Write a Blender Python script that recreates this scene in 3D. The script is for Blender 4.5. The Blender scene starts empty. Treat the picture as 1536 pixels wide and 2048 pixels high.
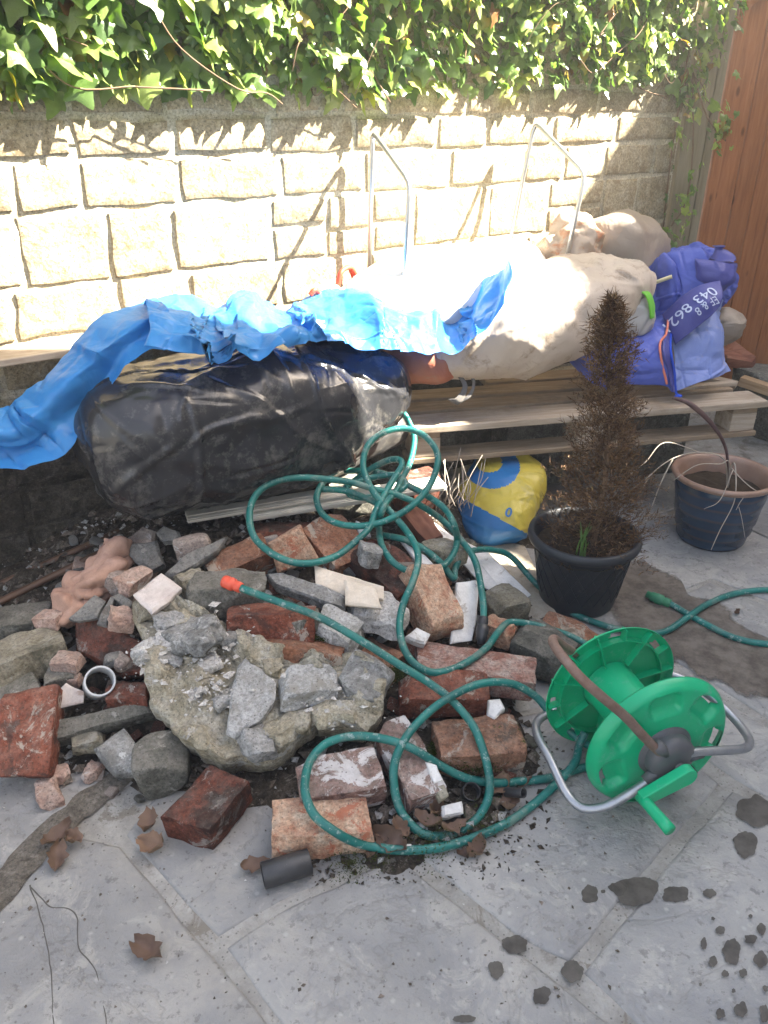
import bpy, bmesh, math, random
import numpy as np
from mathutils import Vector, Matrix

scene = bpy.context.scene
COL = scene.collection
R = math.radians
random.seed(7)
RNG = np.random.default_rng(7)

# ------------------------------------------------------------------ camera
PITCH, CAMH, FPX = R(27.5), 1.35, 1538.0
cam_d = bpy.data.cameras.new('camera')
cam_d.sensor_fit = 'VERTICAL'; cam_d.sensor_height = 36.0
cam_d.lens = 36.0 * FPX / 2048.0
cam_d.clip_start = 0.02; cam_d.clip_end = 200
cam = bpy.data.objects.new('camera', cam_d); COL.objects.link(cam)
cam.location = (0, 0, CAMH); cam.rotation_euler = (R(90) - PITCH, 0, 0)
scene.camera = cam

# ------------------------------------------------------------------ light
SUN_TRAVEL = Vector((-1.176, -0.045, -1.1)).normalized()
SUN_EL = math.asin(-SUN_TRAVEL.z); SUN_AZ = math.atan2(-SUN_TRAVEL.x, -SUN_TRAVEL.y)
w = bpy.data.worlds.new('World'); scene.world = w; w.use_nodes = True
wt = w.node_tree; bg = wt.nodes['Background']
sky = wt.nodes.new('ShaderNodeTexSky'); sky.sky_type = 'NISHITA'; sky.sun_disc = False
sky.sun_elevation = SUN_EL; sky.sun_rotation = SUN_AZ; sky.dust_density = 6.0; sky.ozone_density = 0.5
wt.links.new(sky.outputs[0], bg.inputs[0]); bg.inputs[1].default_value = 0.05
sun_d = bpy.data.lights.new('sun', 'SUN'); sun_d.energy = 5.0; sun_d.angle = R(0.5); sun_d.color = (1.0, 0.92, 0.78)
sun = bpy.data.objects.new('sun', sun_d); COL.objects.link(sun)
sun.rotation_euler = SUN_TRAVEL.to_track_quat('-Z', 'Y').to_euler(); sun.location = (6, 2, 8)
scene.view_settings.view_transform = 'Standard'
try: scene.view_settings.look = 'None'
except Exception: pass
scene.view_settings.exposure = 3.6; scene.view_settings.gamma = 1.0
scene.view_settings.use_curve_mapping = False
scene.render.engine = 'CYCLES'
scene.cycles.max_bounces = 8; scene.cycles.use_denoising = True

# ------------------------------------------------------------------ where things stand
cp, sp = math.cos(PITCH), math.sin(PITCH)
TH = R(34); WD = Vector((math.cos(TH), math.sin(TH), 0)); WN = Vector((WD.y, -WD.x, 0)); W0 = Vector((0, 2.808, 0))
def ray(u, v):
    dx, dy = (u - 768) / FPX, (v - 1024) / FPX
    return Vector((dx, cp - dy * sp, -sp - dy * cp))
def G(u, v, z=0.0):
    r = ray(u, v); t = (z - CAMH) / r.z; return Vector((r.x * t, r.y * t, z))
def D(u, v, Y):
    r = ray(u, v); t = Y / r.y; return Vector((r.x * t, Y, CAMH + r.z * t))
def W(u, v, n=0.0):
    r = ray(u, v); o = W0 + WN * n; t = o.dot(WN) / r.dot(WN); return Vector((r.x * t, r.y * t, CAMH + r.z * t))
def wl(p): # wall frame: along, out, up
    d = p - W0; return d.dot(WD), d.dot(WN), d.z
def wp(x, n, z): return W0 + WD * x + WN * n + Vector((0, 0, z))

# ------------------------------------------------------------------ numpy noise
_perm = np.random.default_rng(3).permutation(512)
_grad = np.random.default_rng(4).normal(size=(512, 3)); _grad /= np.linalg.norm(_grad, axis=1)[:, None]
def pn(P, scale=1.0, seed=0):
    P = np.asarray(P, float) * scale + seed * 17.31
    i = np.floor(P).astype(int); f = P - i; u = f * f * f * (f * (f * 6 - 15) + 10)
    def h(a, b, c): return _grad[_perm[(_perm[(_perm[a & 511] + b) & 511] + c) & 511]]
    out = 0
    for dx in (0, 1):
        for dy in (0, 1):
            for dz in (0, 1):
                g = h(i[:, 0] + dx, i[:, 1] + dy, i[:, 2] + dz)
                d = f - np.array([dx, dy, dz])
                wgt = np.where(dx, u[:, 0], 1 - u[:, 0]) * np.where(dy, u[:, 1], 1 - u[:, 1]) * np.where(dz, u[:, 2], 1 - u[:, 2])
                out = out + wgt * (g * d).sum(1)
    return out
def fbm(P, scale, seed=0, oct=4):
    o = 0; a = 1.0
    for k in range(oct): o = o + a * pn(P, scale * 2 ** k, seed + k * 3); a *= 0.5
    return o
def facet(P, scale, seed=0):
    # piecewise linear noise: flat facets that meet in straight creases
    rg = np.random.default_rng(seed + 500); q, _ = np.linalg.qr(rg.normal(size=(3, 3)))
    P = np.asarray(P, float) @ q * scale + rg.random(3) * 50
    i = np.floor(P).astype(int); f = P - i
    o = np.argsort(-f, axis=1); fs = np.take_along_axis(f, o, 1)
    w_ = [1 - fs[:, 0], fs[:, 0] - fs[:, 1], fs[:, 1] - fs[:, 2], fs[:, 2]]
    val = np.random.default_rng(seed + 900).uniform(-1, 1, 512)
    c = i.copy(); out = 0; ar = np.arange(len(P))
    for k in range(4):
        h = _perm[(_perm[(_perm[c[:, 0] & 511] + c[:, 1]) & 511] + c[:, 2]) & 511]
        out = out + w_[k] * val[h]
        if k < 3: c = c.copy(); c[ar, o[:, k]] += 1
    return out
def crumple(P, scale, seed=0, sharp=1.0):
    P = np.asarray(P, float)
    warp = np.stack([pn(P, scale * .5, seed + 31), pn(P, scale * .5, seed + 47), pn(P, scale * .5, seed + 59)], 1)
    Q = P + warp * (.5 / scale)
    st_ = np.array([1.0, 1.0, .62])
    o = facet(Q * st_, scale, seed) + .45 * facet(Q, scale * 2.1, seed + 7) + .14 * facet(Q, scale * 4.6, seed + 11) * (1 + 2 * pn(P, scale, seed + 2))
    o = o + .25 * (1 - 3 * np.abs(pn(Q, scale * .9, seed + 3))).clip(-.2, 1)
    return o * sharp
def creases(P, n, seed, c=None, spread=.3, wdt=.006, freq=4.0):
    # thin pulled folds: ridges along warped random planes that fade in and out
    rg = np.random.default_rng(seed + 321); c = P.mean(0) if c is None else c; o = 0
    wq = np.stack([pn(P, freq, seed + 5), pn(P, freq, seed + 6), pn(P, freq, seed + 8)], 1) * .05
    for k in range(n):
        d = rg.normal(size=3); d /= np.linalg.norm(d); off = rg.uniform(-spread, spread)
        t = (P + wq - c) @ d - off; m = np.clip(pn(P, freq * 1.1, seed + 40 + k) * 3.2 + .1, 0, 1); ww = wdt * rg.uniform(.6, 1.8)
        o = o + m * rg.choice([1, 1, -1]) * rg.uniform(.4, 1) * np.maximum(0, 1 - np.abs(t) / ww)
    return o
# ------------------------------------------------------------------ objects
def lab(o, label=None, cat=None, group=None, kind=None):
    if label: o['label'] = label
    if cat: o['category'] = cat
    if group: o['group'] = group
    if kind: o['kind'] = kind
    return o
def empty(name, loc=(0, 0, 0), rz=0.0, **k):
    o = bpy.data.objects.new(name, None); COL.objects.link(o)
    o.location = loc; o.rotation_euler = (0, 0, rz); o.empty_display_size = .05
    return lab(o, **k)
def meshdata(name, V, F, smooth=True):
    me = bpy.data.meshes.new(name)
    me.from_pydata([tuple(map(float, v)) for v in V], [], [tuple(int(i) for i in f) for f in F])
    me.validate(); me.update()
    if smooth: me.polygons.foreach_set('use_smooth', [True] * len(me.polygons))
    return me
def link(name, me, m=None, parent=None, mw=None, loc=None, **k):
    o = bpy.data.objects.new(name, me); COL.objects.link(o)
    if m is not None and len(me.materials) == 0: me.materials.append(m)
    if parent is not None: o.parent = parent
    if mw is not None: o.matrix_local = mw
    if loc is not None: o.location = loc
    return lab(o, **k)
def mob(name, V, F, m, parent=None, smooth=True, mw=None, loc=None, **k):
    return link(name, meshdata(name, V, F, smooth), m, parent, mw, loc, **k)
class MB:
    def __init__(s): s.V = []; s.F = []
    def add(s, V, F):
        b = len(s.V); s.V += [tuple(v) for v in V]; s.F += [tuple(i + b for i in f) for f in F]
    def box(s, c, d, M=None):
        x, y, z = d[0] / 2, d[1] / 2, d[2] / 2
        V = [Vector((a * x, b * y, e * z)) for a in (-1, 1) for b in (-1, 1) for e in (-1, 1)]
        if M is not None: V = [M @ v for v in V]
        V = [v + Vector(c) for v in V]
        s.add(V, [(0, 1, 3, 2), (4, 6, 7, 5), (0, 4, 5, 1), (2, 3, 7, 6), (0, 2, 6, 4), (1, 5, 7, 3)])
    def make(s, name, m, parent=None, smooth=False, **k): return mob(name, s.V, s.F, m, parent, smooth, **k)
def bevel(o, wdt=.003, seg=2):
    b = o.modifiers.new('bevel', 'BEVEL'); b.width = wdt; b.segments = seg; b.limit_method = 'ANGLE'; b.angle_limit = R(40)
    return o
def catmull(P, n):
    P = [np.array(p, float) for p in P]
    P = [2 * P[0] - P[1]] + P + [2 * P[-1] - P[-2]]
    out = []
    for i in range(1, len(P) - 2):
        a, b, c, d = P[i - 1:i + 3]
        for k in range(n):
            t = k / n
            out.append(.5 * ((2 * b) + (c - a) * t + (2 * a - 5 * b + 4 * c - d) * t * t + (3 * b - a - 3 * c + d) * t ** 3))
    out.append(P[-2]); return np.array(out)
def tube(P, r, sides=10, caps=True, rad=None):
    P = np.asarray(P, float); n = len(P)
    T = np.gradient(P, axis=0); T /= np.linalg.norm(T, axis=1)[:, None] + 1e-9
    up = np.array([0, 0, 1.0]); 
    if abs(T[0] @ up) > .9: up = np.array([1.0, 0, 0])
    N = up - T[0] * (up @ T[0]); N /= np.linalg.norm(N)
    V = []
    for i in range(n):
        N = N - T[i] * (N @ T[i]); N /= np.linalg.norm(N) + 1e-9
        B = np.cross(T[i], N); rr = r if rad is None else rad[i]
        for k in range(sides):
            a = 2 * math.pi * k / sides
            V.append(P[i] + (N * math.cos(a) + B * math.sin(a)) * rr)
    F = []
    for i in range(n - 1):
        for k in range(sides):
            k2 = (k + 1) % sides
            F.append((i * sides + k, i * sides + k2, (i + 1) * sides + k2, (i + 1) * sides + k))
    if caps:
        F.append(tuple(range(sides - 1, -1, -1))); F.append(tuple((n - 1) * sides + k for k in range(sides)))
    return V, F
def lathe(prof, sides=48):
    V = []; F = []
    for r, z in prof:
        for k in range(sides):
            a = 2 * math.pi * k / sides; V.append((r * math.cos(a), r * math.sin(a), z))
    for i in range(len(prof) - 1):
        for k in range(sides):
            k2 = (k + 1) % sides; F.append((i * sides + k, i * sides + k2, (i + 1) * sides + k2, (i + 1) * sides + k))
    return V, F
def axes(x, zup):
    x = Vector(x).normalized(); y = Vector(zup).cross(x).normalized(); z = x.cross(y)
    return Matrix((x, y, z)).transposed()

# ------------------------------------------------------------------ materials
class NT:
    def __init__(s, name):
        s.m = bpy.data.materials.new(name); s.m.use_nodes = True; s.t = s.m.node_tree; s.n = s.t.nodes
        s.b = s.n['Principled BSDF']; s.out = s.n['Material Output']
        s.tc = s.n.new('ShaderNodeTexCoord'); s.oi = s.n.new('ShaderNodeObjectInfo')
        mp = s.n.new('ShaderNodeVectorMath'); mp.operation = 'ADD'
        mul = s.n.new('ShaderNodeVectorMath'); mul.operation = 'SCALE'; mul.inputs[3].default_value = 37.0
        cb = s.n.new('ShaderNodeCombineXYZ')
        for i in range(3): s.t.links.new(s.oi.outputs['Random'], cb.inputs[i])
        s.t.links.new(cb.outputs[0], mul.inputs[0]); s.t.links.new(s.tc.outputs['Object'], mp.inputs[0]); s.t.links.new(mul.outputs[0], mp.inputs[1])
        s.vec = mp.outputs[0]
    def l(s, a, b): s.t.links.new(a, b)
    def noise(s, scale, detail=6, rough=.6, vec=None, dist=0.0):
        t = s.n.new('ShaderNodeTexNoise'); t.inputs['Scale'].default_value = scale; t.inputs['Detail'].default_value = detail
        t.inputs['Roughness'].default_value = rough; t.inputs['Distortion'].default_value = dist; s.l(vec or s.vec, t.inputs['Vector']); return t.outputs['Fac']
    def voro(s, scale, feat='F1', vec=None):
        t = s.n.new('ShaderNodeTexVoronoi'); t.feature = feat; t.inputs['Scale'].default_value = scale; s.l(vec or s.vec, t.inputs['Vector']); return t.outputs['Distance']
    def ramp(s, fac, stops):
        r = s.n.new('ShaderNodeValToRGB'); e = r.color_ramp.elements
        while len(e) < len(stops): e.new(.5)
        for i, (p, c) in enumerate(stops):
            e[i].position = p; e[i].color = (c, c, c, 1) if not isinstance(c, tuple) else (*c, 1)
        s.l(fac, r.inputs[0]); return r.outputs[0]
    def mix(s, fac, a, b, mode='MIX'):
        m = s.n.new('ShaderNodeMix'); m.data_type = 'RGBA'; m.blend_type = mode
        for sock, v in ((m.inputs[0], fac), (m.inputs[6], a), (m.inputs[7], b)):
            if isinstance(v, (int, float)): sock.default_value = v
            elif isinstance(v, tuple): sock.default_value = (*v, 1)
            else: s.l(v, sock)
        return m.outputs[2]
    def math(s, op, a, b=0.0):
        m = s.n.new('ShaderNodeMath'); m.operation = op
        for i, v in enumerate((a, b)):
            if isinstance(v, (int, float)): m.inputs[i].default_value = v
            else: s.l(v, m.inputs[i])
        return m.outputs[0]
    def bump(s, h, strength=.3, dist=.01):
        b = s.n.new('ShaderNodeBump'); b.inputs['Strength'].default_value = strength; b.inputs['Distance'].default_value = dist
        s.l(h, b.inputs['Height'])
        if s.b.inputs['Normal'].is_linked: s.l(s.b.inputs['Normal'].links[0].from_socket, b.inputs['Normal'])
        s.l(b.outputs[0], s.b.inputs['Normal'])
    def vary(s, col, amt=.25):
        hs = s.n.new('ShaderNodeHueSaturation'); v = s.math('MULTIPLY_ADD', s.oi.outputs['Random'], amt * 2)
        v.node.inputs[2].default_value = 1 - amt; s.l(v, hs.inputs['Value']); s.l(col, hs.inputs['Color']); return hs.outputs[0]
    def fin(s, col, rough=.9, spec=.3):
        if isinstance(col, tuple): s.b.inputs['Base Color'].default_value = (*col, 1)
        else: s.l(col, s.b.inputs['Base Color'])
        if isinstance(rough, (int, float)): s.b.inputs['Roughness'].default_value = rough
        else: s.l(rough, s.b.inputs['Roughness'])
        s.b.inputs['Specular IOR Level'].default_value = spec
        return s.m
def masonry(name, c1, c2, c3, patch=None, pamt=.56, soot=None, samt=.62, scale=14, bump=.6, rough=.92, vary=.2, moss=0, pits=True, dust=(.24, .22, .19), damt=.45, grain=.7):
    pamt = .5 + (pamt - .5) * .5; samt = .5 + (samt - .5) * .5
    s = NT(name)
    a = s.noise(scale * 1.5, 10, .7, dist=.3); col = s.ramp(a, [(.37, c1), (.5, c2), (.63, c3)])
    g = s.noise(130, 6, .75); col = s.mix(grain, col, s.mix(1.0, col, s.ramp(g, [(.37, .4), (.5, .95), (.63, 1.45)]), 'MULTIPLY'))
    if patch: col = s.mix(s.ramp(s.noise(scale * .9, 10, .75, dist=.8), [(pamt, 0.0), (pamt + .035, .9)]), col, patch)
    if soot: col = s.mix(s.ramp(s.noise(scale * .7, 9, .7, dist=.5), [(samt, 0.0), (samt + .07, .75)]), col, soot)
    ge = s.n.new('ShaderNodeNewGeometry'); sx = s.n.new('ShaderNodeSeparateXYZ'); s.l(ge.outputs['Normal'], sx.inputs[0])
    if damt: # builder's dust lying on what faces up
        f = s.math('MULTIPLY', s.ramp(sx.outputs['Z'], [(.35, 0.0), (.9, 1.0)]), s.ramp(s.noise(scale * 2.2, 10, .75), [(.40, 0.0), (.62, damt)])); col = s.mix(f, col, dust)
    if moss: col = s.mix(s.ramp(s.noise(scale * .8, 10, .75), [(1 - moss, 0.0), (1.05 - moss, 1.0)]), col, (.045, .06, .012))
    sp_ = s.voro(95); col = s.mix(s.ramp(sp_, [(.10, .6 if pits else .15), (.22, 0.0)]), col, (.03, .028, .025))
    sp2 = s.voro(150); col = s.mix(s.ramp(sp2, [(.08, .3), (.16, 0.0)]), col, (.4, .38, .35)) if pits else col
    col = s.vary(col, vary)
    s.bump(a, bump, .014); s.bump(g, bump, .005)
    if pits: s.bump(s.voro(60), bump * .5, .006)
    return s.fin(col, rough, .2)
M = {}
M['brick'] = masonry('red_brick', (.12, .036, .022), (.215, .068, .040), (.30, .12, .078), (.42, .37, .31), .60, (.05, .03, .025), .62, damt=.25)
M['brick_dark'] = masonry('dark_brick', (.05, .02, .014), (.14, .045, .028), (.20, .07, .045), (.30, .27, .24), .66, (.025, .018, .015), .5, damt=.25)
M['brick_pale'] = masonry('pale_brick', (.30, .14, .085), (.42, .27, .18), (.46, .36, .27), (.34, .11, .06), .62, (.08, .06, .05), .70, damt=.25)
M['brick_pink'] = masonry('mortar_smeared_brick', (.27, .12, .09), (.36, .22, .18), (.44, .36, .31), (.24, .09, .06), .58, (.06, .05, .045), .64, damt=.25)
M['brick_white'] = masonry('whitened_brick', (.10, .06, .05), (.2, .12, .10), (.30, .22, .19), (.55, .53, .52), .53, (.04, .03, .03), .62)
M['brick_moss'] = masonry('mossy_brick', (.12, .06, .035), (.24, .12, .075), (.30, .18, .12), (.35, .31, .26), .66, (.04, .03, .02), .6, moss=.42, damt=.25)
M['brick_orange'] = masonry('orange_brick', (.19, .075, .04), (.28, .125, .07), (.34, .20, .135), (.4, .35, .28), .6, (.1, .06, .04), .66, damt=.25)
M['concrete'] = masonry('grey_concrete', (0.151, 0.151, 0.143), (0.230, 0.230, 0.222), (0.301, 0.301, 0.289), (.46, .46, .45), .64, (.09, .09, .085), .66)
M['concrete_warm'] = masonry('ochre_concrete', (.27, .235, .16), (.38, .343, .255), (.45, .425, .355), (.47, .46, .43), .62, (.16, .13, .08), .64, scale=11, bump=.8)
M['concrete_light'] = masonry('light_concrete', (0.309, 0.309, 0.290), (0.393, 0.393, 0.384), (0.468, 0.468, 0.459), (.27, .26, .23), .64, (.16, .16, .15), .68)
M['concrete_dark'] = masonry('dirty_concrete', (0.079, 0.076, 0.061), (0.122, 0.119, 0.101), (0.166, 0.158, 0.137), (.30, .29, .26), .66, (.06, .06, .05), .62)
M['stone_yellow'] = masonry('yellow_stone', (.16, .14, .095), (.235, .212, .155), (.30, .28, .22), (.32, .31, .27), .64, (.07, .07, .05), .6)
M['slate'] = masonry('grey_slate', (0.115, 0.115, 0.112), (0.158, 0.158, 0.151), (0.202, 0.198, 0.187), (.33, .31, .28), .66, (.12, .10, .08), .68, bump=.4)
M['pink'] = masonry('pink_mortar', (0.315, 0.199, 0.158), (0.381, 0.265, 0.215), (0.430, 0.331, 0.282), (.52, .48, .44), .66, (.26, .17, .13), .68, bump=.4)
M['pinkgrey'] = masonry('pink_grey_mortar', (0.194, 0.151, 0.130), (0.252, 0.205, 0.180), (0.295, 0.252, 0.223), (.42, .40, .38), .62, (.17, .14, .12), .66, bump=.4)
M['foam'] = masonry('pink_clay', (.32, .19, .14), (.38, .235, .175), (.42, .27, .21), None, bump=.15, scale=8, pits=False, soot=(.22, .13, .09), samt=.66, vary=.05, damt=0, grain=.12)
M['tile_white'] = masonry('white_glaze', (.60, .59, .57), (.66, .65, .63), (.70, .69, .67), (.40, .37, .33), .68, (.3, .27, .24), .72, bump=.1, rough=.35, vary=.05, pits=False, damt=.25, grain=.12)
M['tile_cream'] = masonry('cream_board', (.56, .48, .38), (.61, .53, .43), (.64, .57, .48), (.45, .40, .34), .70, None, bump=.12, rough=.6, vary=.05, pits=False, damt=.25, grain=.12)
M['tile_pink'] = masonry('pink_tile', (.50, .43, .40), (.56, .50, .46), (.60, .55, .52), (.36, .31, .28), .66, (.3, .2, .15), .7, bump=.15, rough=.5, vary=.05, pits=False, damt=.25, grain=.12)
M['board_beige'] = masonry('beige_board', (.36, .31, .24), (.42, .37, .29), (.46, .41, .33), (.28, .22, .15), .66, (.2, .16, .11), .64, bump=.12, rough=.75, vary=.05, pits=False, damt=.25, grain=.12)
M['plaster'] = masonry('plaster', (0.414, 0.396, 0.369), (0.486, 0.468, 0.441), (0.540, 0.522, 0.504), (.3, .28, .25), .62, None, bump=.5)
M['wallstone'] = masonry('wall_sandstone', (.30, .245, .15), (.37, .31, .205), (.44, .38, .27), (.24, .185, .11), .62, (.12, .095, .06), .74, scale=16, bump=.55, vary=.14, damt=0)
M['wall_shade_dirt'] = masonry('shaded_dirty_stone', (.035, .031, .024), (.06, .053, .042), (.09, .08, .065), (.13, .115, .09), .66, (.02, .018, .014), .56, scale=14, bump=.8, vary=.2, damt=0)  # real dirt and the lower wall's shade both put into this dark colour
M['pointing'] = masonry('lime_pointing', (.41, .36, .25), (.49, .44, .32), (.55, .50, .385), (.34, .31, .25), .66, (.2, .17, .13), .72, scale=10, bump=.5, vary=0, damt=0)
M['soil'] = masonry('soil', (.032, .026, .019), (.06, .048, .036), (.10, .083, .064), (.2, .18, .15), .64, (.03, .024, .018), .62, scale=22, bump=1.0, vary=0, damt=0)
M['crumb'] = masonry('crumbs', (.06, .05, .038), (.12, .10, .08), (.24, .2, .17), None, scale=30, bump=.4, vary=.0, damt=0)

def paving_mat():
    s = NT('flagstone'); s.vec = s.vec
    a = s.noise(3.2, 9, .62, dist=.4); col = s.ramp(a, [(.36, (.215, .213, .208)), (.5, (.285, .28, .267)), (.64, (.35, .337, .31))])
    b = s.noise(18, 8, .7); col = s.mix(s.ramp(b, [(.42, 0.0), (.7, .55)]), col, (.20, .205, .215))
    c = s.noise(9, 8, .75, dist=1.0); col = s.mix(s.ramp(c, [(.54, 0.0), (.62, .55)]), col, (.39, .375, .34))
    d = s.noise(55, 5, .7); col = s.mix(s.ramp(d, [(.575, 0.0), (.64, .6)]), col, (.13, .125, .12))
    e = s.voro(42); col = s.mix(s.ramp(e, [(.05, .75), (.13, 0.0)]), col, (.10, .09, .08))
    e2 = s.voro(26); col = s.mix(s.ramp(e2, [(.06, .5), (.16, 0.0)]), col, (.45, .44, .41)); r_ = s.math('ABSOLUTE', s.math('SUBTRACT', s.noise(2.6, 6, .6, dist=.6), .5)); s.bump(s.ramp(r_, [(.0, 0.0), (.03, 1.0)]), .35, .004); col = s.mix(s.ramp(r_, [(.0, .35), (.012, 0.0)]), col, (.16, .155, .145))
    col = s.vary(col, .12)
    s.bump(a, .7, .025); s.bump(b, .55, .006); s.bump(d, .35, .003)
    return s.fin(col, s.ramp(a, [(.3, .5), (.7, .72)]), .45)
M['flag'] = paving_mat()
M['joint'] = masonry('paving_joint', (.26, .25, .23), (.325, .315, .29), (.385, .375, .35), (.20, .18, .15), .64, (.14, .12, .095), .70, scale=9, bump=.6, vary=0, damt=.25, grain=.12)
M['damp'] = None
def simple(name, c, rough=.5, spec=.5, var=None, scale=12, bump=0, bscale=60, metal=0.0, dirt=None, damt=.58, vary=0.0):
    s = NT(name); col = c
    if var: col = s.ramp(s.noise(scale, 7, .65), [(.3, c), (.7, var)])
    if dirt:
        dd = s.math('ADD', s.math('MULTIPLY', s.noise(scale * 1.3, 9, .75, dist=1.2), .6), s.math('MULTIPLY', s.noise(scale * 9, 6, .75), .4)); d0 = .5 + (damt - .5) * .6
        col = s.mix(s.ramp(dd, [(d0, 0.0), (d0 + .09, .8)]), col, dirt)
    if vary and not isinstance(col, tuple): col = s.vary(col, vary)
    if bump: s.bump(s.noise(bscale, 5, .6), bump, .004)
    s.fin(col, rough, spec); s.b.inputs['Metallic'].default_value = metal
    return s.m
M['stain_old'] = simple('wet_stone_old', (.042, .039, .034), .42, .25, (.085, .08, .07), 26, .3)
s = NT('damp_stone'); col = s.ramp(s.noise(4.5, 9, .68, dist=.5), [(.40, (.075, .062, .05)), (.52, (.13, .112, .093)), (.62, (.22, .205, .185))])
col = s.mix(s.ramp(s.noise(40, 8, .75), [(.54, 0.0), (.62, .7)]), col, (.05, .042, .034)); s.bump(s.noise(18, 8, .7), .3, .006); M['damp'] = s.fin(col, .5, .3)
M['black_plastic'] = simple('black_plastic', (.016, .017, .020), .24, .5, (.03, .03, .033), 5, .12, 40, dirt=(.095, .09, .083), damt=.50)
M['grey_plastic'] = simple('grey_plastic', (.035, .035, .036), .4, .5, (.06, .058, .055), 6, .12, 40, dirt=(.13, .12, .105), damt=.5)
def plastic_sheet(name, c, c2, trans=.3, rough=.35, dirt=(.3, .27, .22), damt=.66, spec=.5, scale=4):
    s = NT(name)
    col = s.ramp(s.noise(scale, 6, .6), [(.3, c), (.7, c2)])
    col = s.mix(s.ramp(s.noise(13, 9, .75, dist=.6), [(damt, 0.0), (damt + .12, .8)]), col, dirt)
    r1 = s.math('ABSOLUTE', s.math('SUBTRACT', s.noise(9, 3, .55, dist=.8), .5)); r2 = s.math('ABSOLUTE', s.math('SUBTRACT', s.noise(24, 3, .55, dist=.6), .5))
    s.bump(r1, .4, .022); s.bump(r2, .3, .008); s.bump(s.noise(60, 4, .6), .1, .004)
    s.fin(col, rough, spec)
    tr = s.n.new('ShaderNodeBsdfTranslucent'); s.l(col, tr.inputs[0]); mx = s.n.new('ShaderNodeMixShader'); mx.inputs[0].default_value = trans
    s.l(s.b.outputs[0], mx.inputs[1]); s.l(tr.outputs[0], mx.inputs[2]); s.l(mx.outputs[0], s.out.inputs['Surface'])
    return s.m
M['tarp'] = plastic_sheet('blue_plastic_sheet', (.045, .27, .66), (.08, .37, .76), .42, .33, (.10, .20, .30), .64)
M['white_bag'] = plastic_sheet('white_woven_bag', (.50, .42, .345), (.60, .53, .46), .22, .55, (.30, .215, .145), .53, .35)
M['white_sheet'] = plastic_sheet('white_sheet', (.74, .73, .71), (.80, .79, .78), .2, .5, (.6, .56, .5), .66)
M['clear'] = plastic_sheet('cloudy_clear_plastic', (.55, .54, .53), (.66, .65, .64), .4, .25, (.45, .42, .38), .68)
M['orange_bag'] = plastic_sheet('orange_bag', (.42, .13, .07), (.48, .22, .15), .2, .5, (.35, .22, .16), .56)
M['paper'] = plastic_sheet('crumpled_paper', (.42, .34, .27), (.50, .43, .36), .2, .8, (.42, .15, .05), .505, .2, 9)
M['taupe'] = plastic_sheet('taupe_bag', (.26, .21, .17), (.33, .28, .23), .12, .45, (.42, .36, .28), .6)
M['sack'] = plastic_sheet('blue_woven_sack', (.065, .095, .42), (.095, .14, .53), .2, .5, (.26, .22, .30), .60, .4)
M['sack_light'] = plastic_sheet('light_blue_sack', (.19, .26, .60), (.27, .35, .66), .2, .5, (.36, .36, .52), .55, .4)
M['sack_dark'] = plastic_sheet('navy_sack', (.055, .06, .26), (.08, .09, .33), .12, .5, (.25, .25, .38), .64, .4)
M['print'] = simple('white_print', (.50, .56, .74), .6, .3)
M['orange_seam'] = simple('orange_stitching', (.62, .20, .14), .7, .2)
M['blue_thread'] = simple('blue_thread', (.02, .07, .5), .7, .2)
M['limegreen'] = simple('lime_plastic', (.13, .45, .03), .35, .5)
M['green'] = simple('green_plastic', (.0, .33, .145), .36, .5, (.004, .39, .175), 7, .05, 200, dirt=(.12, .36, .24), damt=.56)
M['grey_hub'] = simple('grey_hub_plastic', (.075, .078, .085), .45, .4, (.10, .10, .105), 20)
M['steel'] = simple('galvanised_tube', (.30, .32, .35), .38, .5, (.40, .41, .43), 30, .1, 120, .75, (.16, .10, .07), .60)
M['rust'] = simple('rusty_tube', (.16, .10, .075), .6, .4, (.24, .17, .14), 40, .3, 160, .35, (.30, .27, .25), .62)
M['alu'] = simple('grey_metal_tube', (.42, .42, .41), .35, .5, (.5, .5, .48), 20, .05, 90, .7, (.3, .27, .24), .64)
def hose_mat():
    s = NT('hose_green'); a = s.noise(10, 5, .6)
    col = s.ramp(a, [(.36, (.004, .10, .088)), (.64, (.012, .17, .145))])
    col = s.mix(s.ramp(s.noise(70, 6, .7), [(.575, 0.0), (.63, .8)]), col, (.27, .34, .31))
    col = s.mix(s.ramp(s.noise(16, 8, .75), [(.53, 0.0), (.63, .6)]), col, (.15, .20, .165))
    s.bump(s.voro(420), .35, .0012)
    return s.fin(col, .42, .45)
M['hose'] = hose_mat()
M['orange'] = simple('orange_plastic', (.72, .09, .04), .45, .4, (.6, .10, .06), 40, dirt=(.4, .2, .15), damt=.66)
M['black_fit'] = simple('black_fitting', (.02, .02, .022), .4, .5, (.04, .04, .042), 40, dirt=(.16, .16, .16), damt=.62)
M['pvc'] = simple('white_pvc', (.42, .43, .44), .4, .5, (.5, .51, .52), 20, dirt=(.25, .2, .15), damt=.58)
M['green_fit'] = simple('green_fitting', (.02, .16, .08), .5, .4, (.05, .2, .11), 40, dirt=(.14, .2, .14), damt=.6)
M['pot_black'] = simple('black_pot', (.018, .021, .026), .5, .4, (.028, .03, .035), 9, .1, dirt=(.07, .07, .066), damt=.62)
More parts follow.
